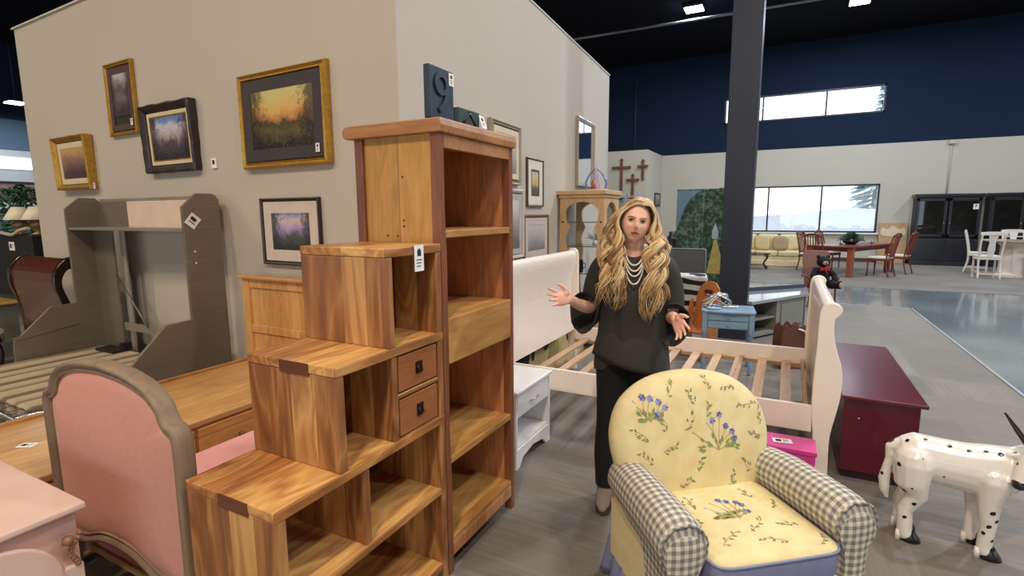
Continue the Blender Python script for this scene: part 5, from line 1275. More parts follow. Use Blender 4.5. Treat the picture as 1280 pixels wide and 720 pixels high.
    Lw = V(armL[-1]); Rw = V(armR[-1])
    PL = hand(Lw, (-.62, -.58, .12), (.05, .1, 1), (.55, -.75, .25), 1)
    PR = hand(Rw, (.18, -.55, -.28), (.55, .1, .80), (-.75, -.45, .30), 1)
    fuse(m, 'body', SK, t, .0042, 3, .45)
    # face parts
    EYW = plain('eye_white', rgb(206, 194, 186), .3); IRIS = plain('iris_dark', rgb(38, 38, 44), .2); LIPS = plain('lip_rose', rgb(170, 92, 86), .4); BROW = plain('eyebrow_brown', rgb(124, 88, 62), .8); LASH = plain('lash_dark', rgb(52, 34, 30), .8)
    def face(x, z, out=0.0):    # point on the face surface in head space
        yy = -.089
        ct = math.sqrt(max(0, 1 - (z / .112) ** 2)); k = min(1, max(0, (-.01 - z) / .10)); xw = .073 * ct * (1 - .31 * k * k)
        sp_ = max(-1, min(1, x / xw)); ph = math.asin(sp_); th_ = math.asin(z / .112)
        p = headpt(th_, ph); return p + HR @ V((0, -out, 0))
    for s in (-1, 1):
        c = face(s * .0295, .004, -.0035); m = MB(); m.ell(c, (.0128, .007, .0058), 14, 8, 0, HR); e = m.build('eye', EYW, t)
        m = MB(); m.ell(face(s * .0290 - .001, .004, .0005), (.0068, .0045, .0060), 12, 8, 0, HR); m.build('iris', IRIS, e)
        m = MB(); m.tube([face(s * (.0295 + q * .014), .0105 - .0045 * q * q, .0025) for q in (-1, -.5, 0, .5, 1)], [.0016, .0028, .0032, .0032, .0018], 6); m.tube([face(s * (.0295 + q * .013), -.0025 + .0035 * q * q, .0022) for q in (-1, -.5, 0, .5, 1)], .0010, 6); m.build('eyelashes', LASH, e)
        m = MB(); m.tube([face(s * (.030 + q * .019), .0235 - .004 * q * q + .002 * q, .0012) for q in (-1, -.5, 0, .5, 1)], [.0016, .0030, .0030, .0024, .0012], 6, flat=.6); m.build('eyebrow', BROW, t)
    m = MB(); m.tube([face(q * .0225, -.0515 - .001 * (1 if abs(q) > .9 else 0) + .0015 * math.cos(q * 6), .0003) for q in (-1, -.6, -.25, 0, .25, .6, 1)], [.001, .0032, .0042, .0034, .0042, .0032, .001], 8, flat=.6)
    m.tube([face(q * .0205, -.0605 + .0045 * q * q, .0003) for q in (-1, -.6, -.25, 0, .25, .6, 1)], [.001, .0036, .0050, .0052, .0050, .0036, .001], 8, flat=.6); m.build('lips', LIPS, t)
    m = MB(); m.tube([face(q * .015, -.0558, .0022) for q in (-1, 0, 1)], .0011, 6); m.build('mouth_line', plain('mouth_dark', rgb(96, 44, 44), .6), t)
    # tunic: torso loft with asymmetric crossover hem
    TUN = plain('charcoal_tunic', rgb(52, 49, 45), .8, var=.05, sc=14, bmp=160); BLK = plain('black_trouser', rgb(16, 15, 17), .85)
    n = 48; rings = []
    spec = [(1.405, .075, .055, .004), (1.388, .100, .064, .004), (1.37, .130, .074, .002), (1.345, .155, .084, .0), (1.30, .178, .098, -.004), (1.24, .188, .118, -.014), (1.16, .182, .124, -.018), (1.08, .176, .116, -.012), (1.0, .178, .112, -.008), (.92, .187, .116, -.005), (.85, .196, .122, -.002), (0, .204, .130, .0)]
    for i, (z, rx_, ry, y0) in enumerate(spec):
        ring = []
        for k in range(n):
            a = 2 * PI * k / n; x = rx_ * math.cos(a); y = y0 + ry * math.sin(a)
            fo = .006 * math.sin(a * 7 + 1.3) * (i / 11) + .004 * math.sin(a * 13) * (i / 11)
            zz = z
            if i == 0 and math.sin(a) < 0: zz -= .03 * (-math.sin(a)) ** 2; 
            if i == 1 and math.sin(a) < 0: zz -= .02 * (-math.sin(a)) ** 2
            if z == 0:
                u = x / .2
                zz = .795 + .0 * u
                if math.sin(a) < 0.2:
                    zz = .79 + .035 * max(0, 1 - abs(u + .25) * 2.2) - (.03 if u < -.7 else 0) - .05 * max(0, u)
            elif i == 10 and math.sin(a) < 0: zz = .86
            ring.append((.03 + x + fo * math.cos(a), y + fo * math.sin(a), zz))
        rings.append(ring)
    m = MB(); m.loft(rings, 0, True, caps=False); tn = m.build('tunic', TUN, t); sd = tn.modifiers.new('solid', 'SOLIDIFY'); sd.thickness = .003; tn.modifiers.new('sub', 'SUBSURF').levels = 1
    # crossover panel: layered front drape, longer at her left
    m = MB(); rings = []
    for j in range(9):
        v = j / 8; ring = []
        for k in range(17):
            u = k / 16; a = PI + u * PI * .98; x = (.150 + .058 * v ** .7) * math.cos(a); y = -.012 + (.080 + .060 * v ** .7) * math.sin(a) - .004
            top = 1.02 - .02 * u; bot = .845 - .0 * u if u < .25 else .845 - .125 * ((u - .25) / .75) ** .8
            zz = top + (bot - top) * v; ring.append((.03 + x, y - .004 * math.sin(u * 14 + v * 2) * v, zz))
        rings.append(ring)
    m.loft(rings, 0, True, caps=False, closed=False); dr = m.build('tunic_overlay', TUN, t); sd = dr.modifiers.new('solid', 'SOLIDIFY'); sd.thickness = .003
    # sleeves: wide bell ending below the elbow
    for A, nm in ((armL, 0), (armR, 1)):
        s = -1 if nm == 0 else 1
        P = catmull([V(A[0]) + V((-s * .03, 0, .012)), V(A[0]) + V((s * .012, 0, 0)), A[1], V(A[2]) + V((0, 0, .0)), V(A[2]).lerp(V(A[3]), .8) + V((0, .0, -.012))], 4)
        r_ = [.045, .054, .060, .063, .065, .066, .065, .064, .063, .063, .064, .066, .070, .075, .080, .084, .086]
        mm = MB(); mm.tube(P, r_[:len(P)], 20, caps=False)
        # hanging bell of cloth under the elbow
        for i, v in enumerate(mm.v):
            ringi = i // 20
            if ringi > 10:
                q = (ringi - 10) / 6
                ctr = P[ringi]
                if v.z < ctr.z: v.z -= .055 * q * (ctr.z - v.z) / .08
                v += V((math.sin(i * 1.9) * .003, math.cos(i * 1.3) * .003, 0))
        sl_ = mm.build('sleeve', TUN, t); sd = sl_.modifiers.new('solid', 'SOLIDIFY'); sd.thickness = .003
    # trousers
    m = MB()
    for s, fx, fy in ((-1, -.092, -.03), (1, .105, .02)):
        m.tube([(.028 + s * .078, .0, .90), (.028 + s * .082, 0, .76), (.028 + s * .085, -.01, .62), ((.028 + s * .085 + fx) / 2, -.012 + fy / 2, .45), (fx, fy, .28), (fx, fy + .008, .13), (fx, fy + .008, .085)], [.10, .104, .094, .074, .066, .058, .056], 18, rnd=False)
    fuse(m, 'trousers', BLK, t, .008, 3)
    BT = plain('taupe_suede', rgb(150, 132, 118), .8)
    for fx, fy in ((-.092, -.03), (.105, .02)):
        m = MB(); m.tube([(fx, fy + .012, .16), (fx, fy + .012, .08), (fx, fy + .015, .045)], [.052, .048, .046], 12, rnd=True)
        m.tube([(fx, fy + .03, .048), (fx - .004, fy - .06, .042), (fx - .008, fy - .125, .034), (fx - .008, fy - .15, .028)], [.046, .046, .038, .024], 14, rnd=True, flat=.8)
        fuse(m, 'ankle_boot', BT, t, .006, 3)
        m = MB(); m.prism([(fx - .042, fy + .065), (fx + .042, fy + .065), (fx + .044, fy - .06), (fx + .03, fy - .16), (fx - .008, fy - .182), (fx - .044, fy - .15), (fx - .05, fy - .06)], 'z', 0, .014); m.build('sole', plain('boot_sole', rgb(70, 56, 46), .8), t, bevel=.004)
    # beads: four draped strands
    BEAD = plain('pearl_beads', rgb(232, 224, 208), .3, coat=.4)
    for (hw, drop) in ((.052, .055), (.058, .085), (.062, .11), (.066, .15)):
        m = MB(); c = 46
        for k in range(c + 1):
            u = -1 + 2 * k / c; x = .034 + hw * u * (1 - .12 * u * u); z = 1.395 - drop * (1 - abs(u) ** 2.2) ; y = -.060 - .058 * (1 - abs(u) ** 2) - (.028 if drop > .1 else .016) * (1 - abs(u) ** 2)
            if abs(u) > .9: y += .02
            m.ell((x, y - .012, z), (.0044,) * 3, 8, 6)
        m.build('necklace', BEAD, t)
    # hair
    HAIR = [plain('hair_honey', rgb(198, 160, 108), .45, var=.12, sc=60), plain('hair_light_blond', rgb(228, 200, 156), .45, var=.1, sc=60), plain('hair_dark_blond', rgb(142, 106, 68), .5, var=.12, sc=60)]
    rr = random.Random(21); m = MB()
    # cap hugging the skull, open at the face
    rings = []; n = 40
    def hp(th_, ph, k=1.0):
        ct, st = math.cos(th_), math.sin(th_); return hc + HR @ V((.078 * k * ct * math.sin(ph), -.094 * k * ct * math.cos(ph) + .004, .119 * k * st))
    for i in range(14):
        ring = []
        for j in range(n):
            ph = 2 * PI * j / n; fr = max(0, math.cos(ph))
            low = -.5 + 1.42 * fr ** .55
            ring.append(hp(low + (PI / 2 - .02 - low) * i / 13, ph))
        rings.append(ring)
    m.loft(rings, 2, True, caps=False)
    part = .014
    NC = 34; clumps = []
    for c in range(NC):
        clumps.append(dict(s=-1 if c % 2 else 1, back=((c // 2) + rr.uniform(.1, .9)) / (NC / 2), spread=rr.random(), vol=rr.random(), ph=rr.uniform(0, 6.28), fq=rr.uniform(4.4, 6.4), amp=rr.uniform(.014, .026), end=rr.random(), mi=rr.choices((0, 1, 2), (.4, .4, .2))[0]))
    for k in range(660):
        c = clumps[k % NC]; s = c['s']
        back = min(1, max(0, c['back'] + rr.uniform(-.03, .03)))
        py = -.074 + .155 * back
        r0 = V((part, py, .125 * math.sqrt(max(.05, 1 - (py / .104) ** 2))))
        vol = c['vol'] * .7 + rr.random() * .3
        ty = -.060 + .12 * back; out = .082 + .014 * vol + .010 * math.sin(PI * back)
        r1 = V((part + s * .042, py * .95, .108 * math.sqrt(max(.1, 1 - (py / .112) ** 2)) + .010 * vol))
        r2 = V((s * out, ty, .030)); r3 = V((s * (out - .004 + .034 * vol), ty * .95 - .006 * (1 - back), -.050))
        pts = [hc + HR @ p for p in (r0, r1, r2, r3)]
        front = back < .62
        spread = min(1, max(0, c['spread'] + rr.gauss(0, .07)))
        e_ = c['end'] + rr.gauss(0, .12)
        endz = (1.10 + .13 * e_) if front else (1.14 + .14 * e_)
        if s > 0: endz -= .03
        ex = .034 + s * (.050 + .115 * spread) if front else .034 + s * (.03 + .16 * spread)
        fy = (-.122 - .034 * rr.random()) if front else (.07 + .05 * rr.random())
        mx = .034 + s * (.068 + .085 * vol)
        for u, z in ((.28, 1.44), (.55, 1.375), (.8, 1.27)):
            x = pts[3].x * (1 - u) + ex * u; x = x * .45 + (mx * (1 - u) + ex * u) * .55
            pts.append(V((x, pts[3].y * (1 - u ** .7) + fy * u ** .7, z)))
        pts.append(V((ex, fy + .008, endz)))
        C_ = catmull(pts, 8); N_ = len(C_); W_ = []; j1, j2, j3 = rr.gauss(0, .006), rr.gauss(0, .35), rr.gauss(0, .004)
        for i, p in enumerate(C_):
            u = i / (N_ - 1); w_ = min(1, max(0, u - .20) / .35)
            W_.append(p + V((math.sin(u * c['fq'] * 4.4 + c['ph'] + j2) * c['amp'] * w_ + j1 * w_, math.cos(u * c['fq'] * 4.4 + c['ph'] + j2) * c['amp'] * .5 * w_ - abs(j3) * w_, 0)))
        rad = [(.0034 + .0024 * math.sin(PI * min(1, i / (N_ - 1) * 1.02))) * (1 if i < N_ - 8 else max(.12, (N_ - i) / 9)) for i in range(N_)]
        m.tube(W_, rad, 5, mi=c['mi'] if rr.random() < .65 else rr.choice((0, 1, 2)), caps=True)
    m.build('hair', HAIR, t)
woman()
# ------------------------------------------------------------------ teddy bear in small rocker
def teddy():
    t = thing('rocking_chair', 'small brown wooden rocking chair with a black teddy bear sitting in it', 'chair', (.55, 10.25, 0), .25)
    m = MB()
    for x in (-.2, .2):
        for y in (-.17, .17): m.tube([(x, y, .05), (x * .95, y, .33)], .015, 8)
    for x in (-.2, .2): m.tube(catmull([(x, -.32, .06), (x, -.12, .02), (x, .12, .02), (x, .34, .07)], 4), .014, 8)
    m.build('rocker_base', CHERRY, t)
    m = MB(); m.box(-.22, .22, -.2, .2, .32, .345); m.build('seat', CHERRY, t, bevel=.01)
    m = MB(); m.loft([[(x, y + (z - .34) * .2, z) for x, y in ((-.2 * g, .17), (.2 * g, .17), (.2 * g, .195), (-.2 * g, .195))] for z, g in ((.34, .9), (.6, 1), (.86, 1.05), (.93, .95))], 0, False); m.build('backrest', plain('rose_brown_wood', rgb(126, 84, 72), .4), t, bevel=.005)
    for x in (-.22, .22):
        m = MB(); m.tube([(x, -.17, .34), (x, -.17, .5)], .012, 8); m.tube([(x, -.2, .5), (x, .2, .52)], .016, 8); m.build('armrest', CHERRY, t)
    b = thing('teddy_bear', 'black teddy bear with tan muzzle and red bow, seated in the small rocking chair', 'toy', (.57, 10.18, .347), .35)
    BK = plain('black_plush', rgb(20, 17, 20), .95, bmp=160); TN = plain('tan_plush', rgb(186, 144, 118), .9)
    m = MB(); m.ell((0, .02, .16), (.13, .11, .17)); m.ell((0, -.02, .42), (.10, .095, .095))
    for s in (-1, 1):
        m.ell((s * .078, -.01, .50), (.035, .02, .035)); m.tube([(s * .1, 0, .28), (s * .17, -.07, .19), (s * .15, -.14, .13)], [.05, .045, .045], 12, rnd=True)
        m.tube([(s * .08, 0, .06), (s * .11, -.18, .06), (s * .13, -.34, .055)], [.07, .06, .055], 12, rnd=True); m.ell((s * .13, -.37, .075), (.045, .04, .07))
    fuse(m, 'body', BK, b, .009, 3)
    m = MB(); m.ell((0, -.105, .405), (.045, .04, .035), 14, 10); m.build('muzzle', TN, b)
    m = MB(); m.ell((0, -.145, .418), (.015, .01, .01), 8, 6); m.build('nose', BK, b)
    for s in (-1, 1):
        m = MB(); m.ell((s * .13, -.405, .075), (.032, .01, .05), 12, 8); m.build('foot_pad', TN, b)
        m = MB(); m.ell((s * .035, -.098, .45), (.009, .008, .009), 8, 6); m.build('eye', plain('amber_eye', rgb(120, 80, 40), .2), b)
    m = MB()
    for s in (-1, 1): m.loft([[(s * a, -.10 + c, .31 + d) for c, d in ((-.012, -k), (.012, -k), (.012, k), (-.012, k))] for a, k in ((0, .012), (.03, .022), (.075, .035))], 0, False)
    m.tube([(0, -.11, .30), (.03, -.13, .22)], [.015, .02], 6, flat=.4); m.build('bow', plain('red_ribbon', rgb(176, 26, 40), .6), b)
teddy()

# ------------------------------------------------------------------ sofa group far away by the window
SOFAM = plain('pale_gold_upholstery', rgb(226, 208, 160), .85, var=.06, sc=6, bmp=60)
def sofa():
    t = thing('sofa', 'pale gold skirted sofa with loose cushions under the far window', 'sofa', (-.50, 17.7, 0), .0)
    W = 1.15
    m = MB(); m.box(-W + .2, W - .2, -.45, .40, .03, .30); m.build('base', SOFAM, t, bevel=.02)
    m = MB(); pts = []
    m.box(-W + .01, W - .01, -.47, .44, .012, .18); m.build('skirt', SOFAM, t, bevel=.01)
    for s in (-1, 1):
        m = MB(); m.prism([(s * (W - .24), .1), (s * (W - .24), .52), (s * (W - .20), .62), (s * (W - .08), .66), (s * (W + .03), .60), (s * (W + .04), .50), (s * (W - .02), .44), (s * (W - .02), .1)], 'y', -.47, .40); m.build('armrest', SOFAM, t, bevel=.04, seg=3)
    for s in (-1, 0, 1):
        m = MB(); m.box(s * .60 - .295, s * .60 + .295, -.47, .2, .30, .46); m.build('seat_cushion', SOFAM, t, bevel=.045, seg=3)
        m = MB(); m.box(s * .60 - .29, s * .60 + .29, .1, .38, .46, .93); m.build('back_cushion', SOFAM, t, bevel=.08, seg=3)
    return t
sofa()
def pillow(label, x, y, z, c, rz, s=.24, trim=None):
    t = thing('throw_pillow', label, 'pillow', (x, y, z), rz); m = MB(); rings = []
    t.rotation_euler = (-.25, 0, rz)
    for q in (-1, -.8, -.4, 0, .4, .8, 1):
        e = math.sqrt(1 - min(.98, q * q)) ; ring = []
        for k in range(24):
            a = 2 * PI * k / 24; ca, sa = math.cos(a), math.sin(a); w_ = s * (.6 + .4 * e ** .5) * (1 if abs(q) < .9 else .96)
            ring.append((w_ * abs(ca) ** .5 * (1 if ca > 0 else -1), q * .075, s + w_ * abs(sa) ** .5 * (1 if sa > 0 else -1)))
        rings.append(ring)
    m.loft(rings, 0); m.build('cushion', plain('pillow_cloth_' + label[:6].strip(), c, .85), t)
    m = MB(); m.tube([(s * 1.0 * abs(math.cos(a)) ** .5 * (1 if math.cos(a) > 0 else -1), 0, s + s * abs(math.sin(a)) ** .5 * (1 if math.sin(a) > 0 else -1)) for a in [2 * PI * k / 24 for k in range(25)]], .008, 6, caps=False); m.build('piping', plain('pillow_welt', rgb(110, 96, 80), .8) if trim else SOFAM, t)
pillow('pale gold square pillow with dark piping on the sofa, nearest the column', -.62, 17.42, .465, rgb(206, 178, 124), .1, .22, True)
pillow('tan plain pillow leaning in the middle of the pale gold sofa', -.15, 17.42, .465, rgb(170, 146, 108), -.1, .22)
pillow('cream pillow against the right arm of the pale gold sofa', .52, 17.36, .465, rgb(224, 204, 172), -.5, .20)
t = thing('coffee_table', 'dark curved-leg oval coffee table in front of the pale gold sofa', 'table', (-.80, 16.35, 0))
m = MB(); m.lathe([(.42, .42), (.45, .435), (.45, .45), (.42, .46)], n=28, sy=.65); m.build('tabletop', DARKW, t)
for s in (-1, 1):
    for q in (-1, 1):
        m = MB(); m.tube(catmull([(s * .3, q * .17, .43), (s * .36, q * .2, .34), (s * .27, q * .16, .16), (s * .37, q * .22, .02)], 4), [.03] * 5 + [.022] * 4 + [.02] * 4, 8); m.build('leg', DARKW, t)
m = MB(); m.lathe([(.24, .12), (.25, .13), (.24, .14)], n=20, sy=.65); m.build('lower_shelf', DARKW, t)
t = thing('wing_chair', 'slate grey wing chair by the far window between the column and the sofa', 'chair', (-2.6, 16.6, 0), .5)
GYF = plain('slate_cloth', rgb(96, 100, 110), .85)
m = MB(); m.box(-.33, .33, -.3, .3, .15, .45); m.build('seat', GYF, t, bevel=.04, seg=3)
m = MB(); m.prism([(-.34, .3), (-.36, 1.0), (-.25, 1.14), (.25, 1.14), (.36, 1.0), (.34, .3)], 'y', .2, .34); m.build('backrest', GYF, t, bevel=.05, seg=3)
for s in (-1, 1):
    m = MB(); m.prism([(-.3, .2), (-.3, .62), (.05, .66), (.2, 1.05), (.32, 1.05), (.32, .2)], 'x', s * .33 - .04, s * .33 + .04); m.build('armrest', GYF, t, bevel=.03, seg=3)
    for q in (-.25, .25):
        m = MB(); m.tube([(s * .28, q, .16), (s * .28, q, 0)], [.025, .015], 8); m.build('leg', DARKW, t)

# ------------------------------------------------------------------ cherry dining set
SEAT = plain('cream_seat_cloth', rgb(226, 214, 196), .8)
t = thing('dining_table', 'rectangular cherry wood dining table with thick square legs near the far window', 'table', (1.53, 16.3, 0), 1.094)
m = MB(); m.box(-1.22, 1.22, -.54, .54, .715, .755); m.build('tabletop', CHERRY, t, bevel=.008)
m = MB(); m.box(-1.1, 1.1, -.46, -.43, .62, .715); m.box(-1.1, 1.1, .43, .46, .62, .715); m.box(-1.12, -1.09, -.45, .45, .62, .715); m.box(1.09, 1.12, -.45, .45, .62, .715); m.build('apron', CHERRY, t)
for x in (-1.12, 1.12):
    for y in (-.46, .46):
        m = MB(); m.box(x - .06, x + .06, y - .06, y + .06, 0, .715); m.build('leg', plain('amber_leg_wood', rgb(150, 80, 52), .35, coat=.3), t, bevel=.008)
def cherry_chair(arm=False):
    t = thing('dining_chair', 'x', 'chair', (0, 0, 0))
    m = MB(); m.box(-.23, .23, -.22, .2, .44, .49); m.build('seat', SEAT, t, bevel=.02, seg=3)
    m = MB(); m.box(-.24, .24, -.23, .21, .39, .44); m.build('seat_frame', CHERRY, t, bevel=.004)
    for s in (-1, 1):
        m = MB(); m.tube([(s * .21, -.2, .40), (s * .21, -.2, 0)], [.022, .014], 8); m.build('leg', CHERRY, t)
        m = MB(); m.tube(catmull([(s * .21, .26, 0), (s * .21, .2, .25), (s * .215, .19, .45), (s * .21, .24, .75), (s * .20, .31, 1.02)], 4), .018, 8); m.build('back_post', CHERRY, t)
    m = MB(); m.tube(catmull([(-.215, .31, 1.0), (-.1, .33, 1.05), (.1, .33, 1.05), (.215, .31, 1.0)], 4), .026, 8); m.build('crest_rail', CHERRY, t)
    m = MB()
    for k in range(5):
        x = -.12 + k * .06; m.bar((x, .205, .47), (x, .32, 1.02), .022, .01)
    m.bar((-.2, .205, .53), (.2, .205, .53), .015, .03); m.build('back_slats', CHERRY, t)
    return t
cc_ = cherry_chair()
G1 = None
sp = [(.72, 15.0, 2.665, 'cherry slat back dining chair at the near left end of the cherry table'),
      (2.12, 15.72, -2.05, 'cherry dining chair right of the thick near table leg, side view'),
      (2.62, 16.65, -2.05, 'cherry dining chair on the right side of the table, farther from the camera'),
      (.62, 16.45, 1.094, 'cherry dining chair on the left side of the table, nearer the camera'),
      (1.10, 17.35, 1.094, 'cherry dining chair on the left side of the table, farther away by the window')]
for i, (x, y, a, lb) in enumerate(sp):
    if i == 0: cc_.location = (x, y, 0); cc_.rotation_euler = (0, 0, a); cc_['label'] = lb; cc_['group'] = 'cherry dining chairs'
    else: dup(cc_, (x, y, 0), a, lb, 'cherry dining chairs')
t = thing('table_centerpiece', 'leafy green centerpiece in a low bowl on the cherry dining table', 'plant', (1.50, 16.2, .756)); rr = random.Random(6)
m = MB(); m.lathe([(.10, 0), (.17, .05), (.19, .09), (.175, .09), (.1, .03)], n=18); m.build('bowl', BRONZE, t)
m = MB()
for k in range(420):
    a = rr.random() * 6.28; e = rr.uniform(.1, 1.4); L = rr.uniform(.2, .55); d = V_ = Vector((math.cos(a) * math.cos(e), .7 * math.sin(a) * math.cos(e), math.sin(e) * .8)); b_ = Vector((0, 0, .07)) + d * L * .55
    s_ = d.orthogonal().normalized() * .022; m.add([b_ - d * .04, b_ + s_, b_ + d * .05 + Vector((0, 0, -.01)), b_ - s_], [(0, 1, 2, 3)], 0)
m.build('leaves', plain('deep_green_leaf', rgb(58, 82, 66), .6, var=.3, sc=30), t)
for (x, y, lb) in ((1.25, 15.75, 'small silver candle cup on the cherry table left of the leafy centerpiece'), (2.0, 16.55, 'small glass on the cherry table right of the leafy centerpiece')):
    t = thing('small_cup', lb, 'cup', (x, y, .7565)); m = MB(); m.lathe([(.03, 0), (.04, .05), (.042, .09), (.036, .09), (.03, .02)], n=12); m.build('cup_body', CHROME, t)
t = thing('leaning_headboard', 'tan carved wooden headboard panel leaning against the far wall left of the black cabinets', 'headboard', (2.92, 19.82, 0)); t.rotation_euler = (-.08, 0, 0)
m = MB(); m.box(-.36, .36, -.03, .03, 0, 1.25); m.build('panel', plain('honey_carved_wood', rgb(186, 148, 108), .5), t, bevel=.01)
m = MB(); m.prism([tuple(p) for p in catmull([(-.28, .85), (.28, .85), (.28, 1.10), (.14, 1.05), (0, 1.16), (-.14, 1.05), (-.28, 1.10)], 3, True)], 'y', -.045, -.03); m.build('carving', plain('cream_carving', rgb(216, 196, 160), .6), t)

# black china cabinets
def cabinet():
    t = thing('china_cabinet', 'x', 'cabinet', (0, 0, 0)); W, D = .76, .5
    m = MB(); m.box(-W, W, -D + .03, .0, .08, .80); m.box(-W, W, -D + .03, -D + .05, .8, 2.0); 
    m = MB(); m.box(-W, W, -D + .03, 0, .10, .80); m.build('lower_case', BLACKP, t, bevel=.006)
    m = MB(); m.box(-W - .03, W + .03, -D, 0, 0, .10); m.build('plinth', BLACKP, t, bevel=.008)
    m = MB(); m.box(-W - .05, W + .05, -D - .02, 0, 2.02, 2.10); m.box(-W - .02, W + .02, -D + .01, 0, 1.98, 2.02); m.build('cornice', BLACKP, t, bevel=.01)
    m = MB(); m.box(-W, -W + .03, -D + .05, 0, .8, 1.98); m.box(W - .03, W, -D + .05, 0, .8, 1.98); m.box(-W, W, -.02, 0, .8, 1.98); m.box(-W, W, -D + .06, 0, 1.35, 1.37); m.box(-W, W, -D + .06, 0, 1.68, 1.70); m.build('upper_case', plain('cabinet_inside_black', rgb(30, 30, 36), .5), t)
    for s in (-1, 1):
        x0, x1 = sorted((s * .02, s * (W - .02)))
        m = MB(); 
        for a in ((x0, x0 + .07), (x1 - .07, x1)): m.box(a[0], a[1], -D + .025, -D + .05, .84, 1.97)
        for a in ((.84, .92), (1.89, 1.97)): m.box(x0, x1, -D + .025, -D + .05, *a)
        d = m.build('door', BLACKP, t, bevel=.006); m = MB(); m.box(x0 + .06, x1 - .06, -D + .035, -D + .04, .9, 1.9); m.build('glass_pane', glass_pane('cabinet_glass', (.35, .36, .42, 1), .93), d)
        m = MB(); m.box(x0, x1, -D + .012, -D + .03, .16, .76); d = m.build('lower_door', BLACKP, t, bevel=.006); m = MB(); m.box(x0 + .09, x1 - .09, -D + .004, -D + .014, .24, .68); m.build('raised_panel', BLACKP, d, bevel=.01)
        m = MB(); m.ell((s * .07, -D + .005, 1.25), (.012, .015, .03), 8, 6); m.build('knob', CHROME, t)
    price_tag(t, (.62, -D + .02, 1.72), .12, .15)
    return t
c1 = cabinet(); c1.location = (4.13, 19.96, 0); c1['label'] = 'black glass-door china cabinet, the left of the two by the far wall'; c1['group'] = 'black china cabinets'
c2 = dup(c1, (5.82, 19.96, 0), 0, 'black glass-door china cabinet, the right one behind the white dining chairs', 'black china cabinets')
for i, (x, z, lb) in enumerate(((3.75, 1.37, 'pale pitcher on the middle shelf of the left black cabinet'), (4.45, 1.37, 'white stacked cups on the middle shelf of the left black cabinet'), (5.45, 1.37, 'white dish on the middle shelf of the right black cabinet'), (6.1, 1.37, 'silver bowl on the middle shelf of the right black cabinet'))):
    t = thing('display_dish', lb, 'dish', (x, 19.72, z)); m = MB(); m.lathe([(.04, 0), (.09, .05), (.08, .12 + .03 * i), (.05, .14 + .03 * i), (.04, .05)], n=14); m.build('vessel', plain('dish_glaze', rgb(170, 174, 184), .3), t)

# white dining set
t = thing('pub_table', 'white pedestal dining table with brown top among the white chairs', 'table', (5.0, 16.95, 0))
m = MB(); m.lathe([(.58, .84), (.60, .85), (.60, .875), (.58, .885)], n=32); m.build('tabletop', plain('taupe_tabletop', rgb(150, 128, 108), .4), t)
CRW = plain('antique_white', rgb(226, 214, 200), .5)
m = MB(); m.lathe([(.40, 0), (.40, .05), (.30, .10), (.28, .7), (.40, .84)], n=10, sm=False); m.build('pedestal', CRW, t)
for k in range(8):
    a = k * PI / 4; m = MB(); m.box(.27 , .31, -.03, .03, .1, .75); m.T = None; o_ = m.build('pedestal_slat', CRW, t); o_.rotation_euler = (0, 0, a + PI / 8)
def white_chair():
    t = thing('dining_chair', 'x', 'chair')
    m = MB(); m.box(-.22, .22, -.21, .2, .50, .55); m.build('seat', SEAT, t, bevel=.018, seg=3)
    m = MB(); m.box(-.225, .225, -.215, .205, .455, .50); m.build('seat_frame', CRW, t, bevel=.004)
    for s in (-1, 1):
        m = MB(); m.bar((s * .2, -.19, 0), (s * .2, -.19, .47), .038, .038, up=(0, 1, 0)); m.build('leg', CRW, t, bevel=.005)
        m = MB(); m.tube(catmull([(s * .2, .26, 0), (s * .2, .19, .3), (s * .2, .19, .55), (s * .21, .24, .85), (s * .20, .29, 1.07)], 4), .022, 8); m.build('back_post', CRW, t)
        m = MB(); m.bar((s * .2, -.19, .16), (s * .2, .22, .16), .02, .025); m.build('stretcher', CRW, t)
    m = MB(); m.bar((-.2, -.19, .12), (.2, -.19, .12), .02, .03); m.bar((-.2, .22, .12), (.2, .22, .12), .02, .03); m.build('stretcher', CRW, t)
    m = MB(); m.prism([(-.245, 1.03), (.245, 1.03), (.245, 1.10), (.12, 1.115), (-.12, 1.115), (-.245, 1.10)], 'y', .275, .305); m.build('crest_rail', CRW, t, bevel=.006)
    m = MB(); m.loft([[(x, y, z) for x, y in ((-w_, yy), (w_, yy), (w_, yy + .014), (-w_, yy + .014))] for z, w_, yy in ((.55, .05, .185), (.70, .07, .205), (.85, .055, .23), (1.04, .09, .275))], 0, False); m.build('back_splat', CRW, t)
    m = MB(); m.bar((-.2, .2, .93), (.2, .2, .93), .018, .035) if False else m.bar((-.2, .255, .93), (.2, .255, .93), .018, .03); m.build('back_rail', CRW, t)
    return t
wc_ = white_chair()
sp = [(4.28, 16.25, PI, 'white splat back dining chair nearest the camera at the white pedestal table'),
      (4.42, 17.5, 1.3, 'white dining chair leftmost at the white pedestal table, before the left black cabinet'),
      (5.25, 17.9, .0, 'white dining chair behind the white pedestal table, before the gap of the cabinets'),
      (5.25, 16.25, PI - .1, 'white dining chair cut off by the right edge of the view')]
for i, (x, y, a, lb) in enumerate(sp):
    if i == 0: wc_.location = (x, y, 0); wc_.rotation_euler = (0, 0, a); wc_['label'] = lb; wc_['group'] = 'white dining chairs'
    else: dup(wc_, (x, y, 0), a, lb, 'white dining chairs')

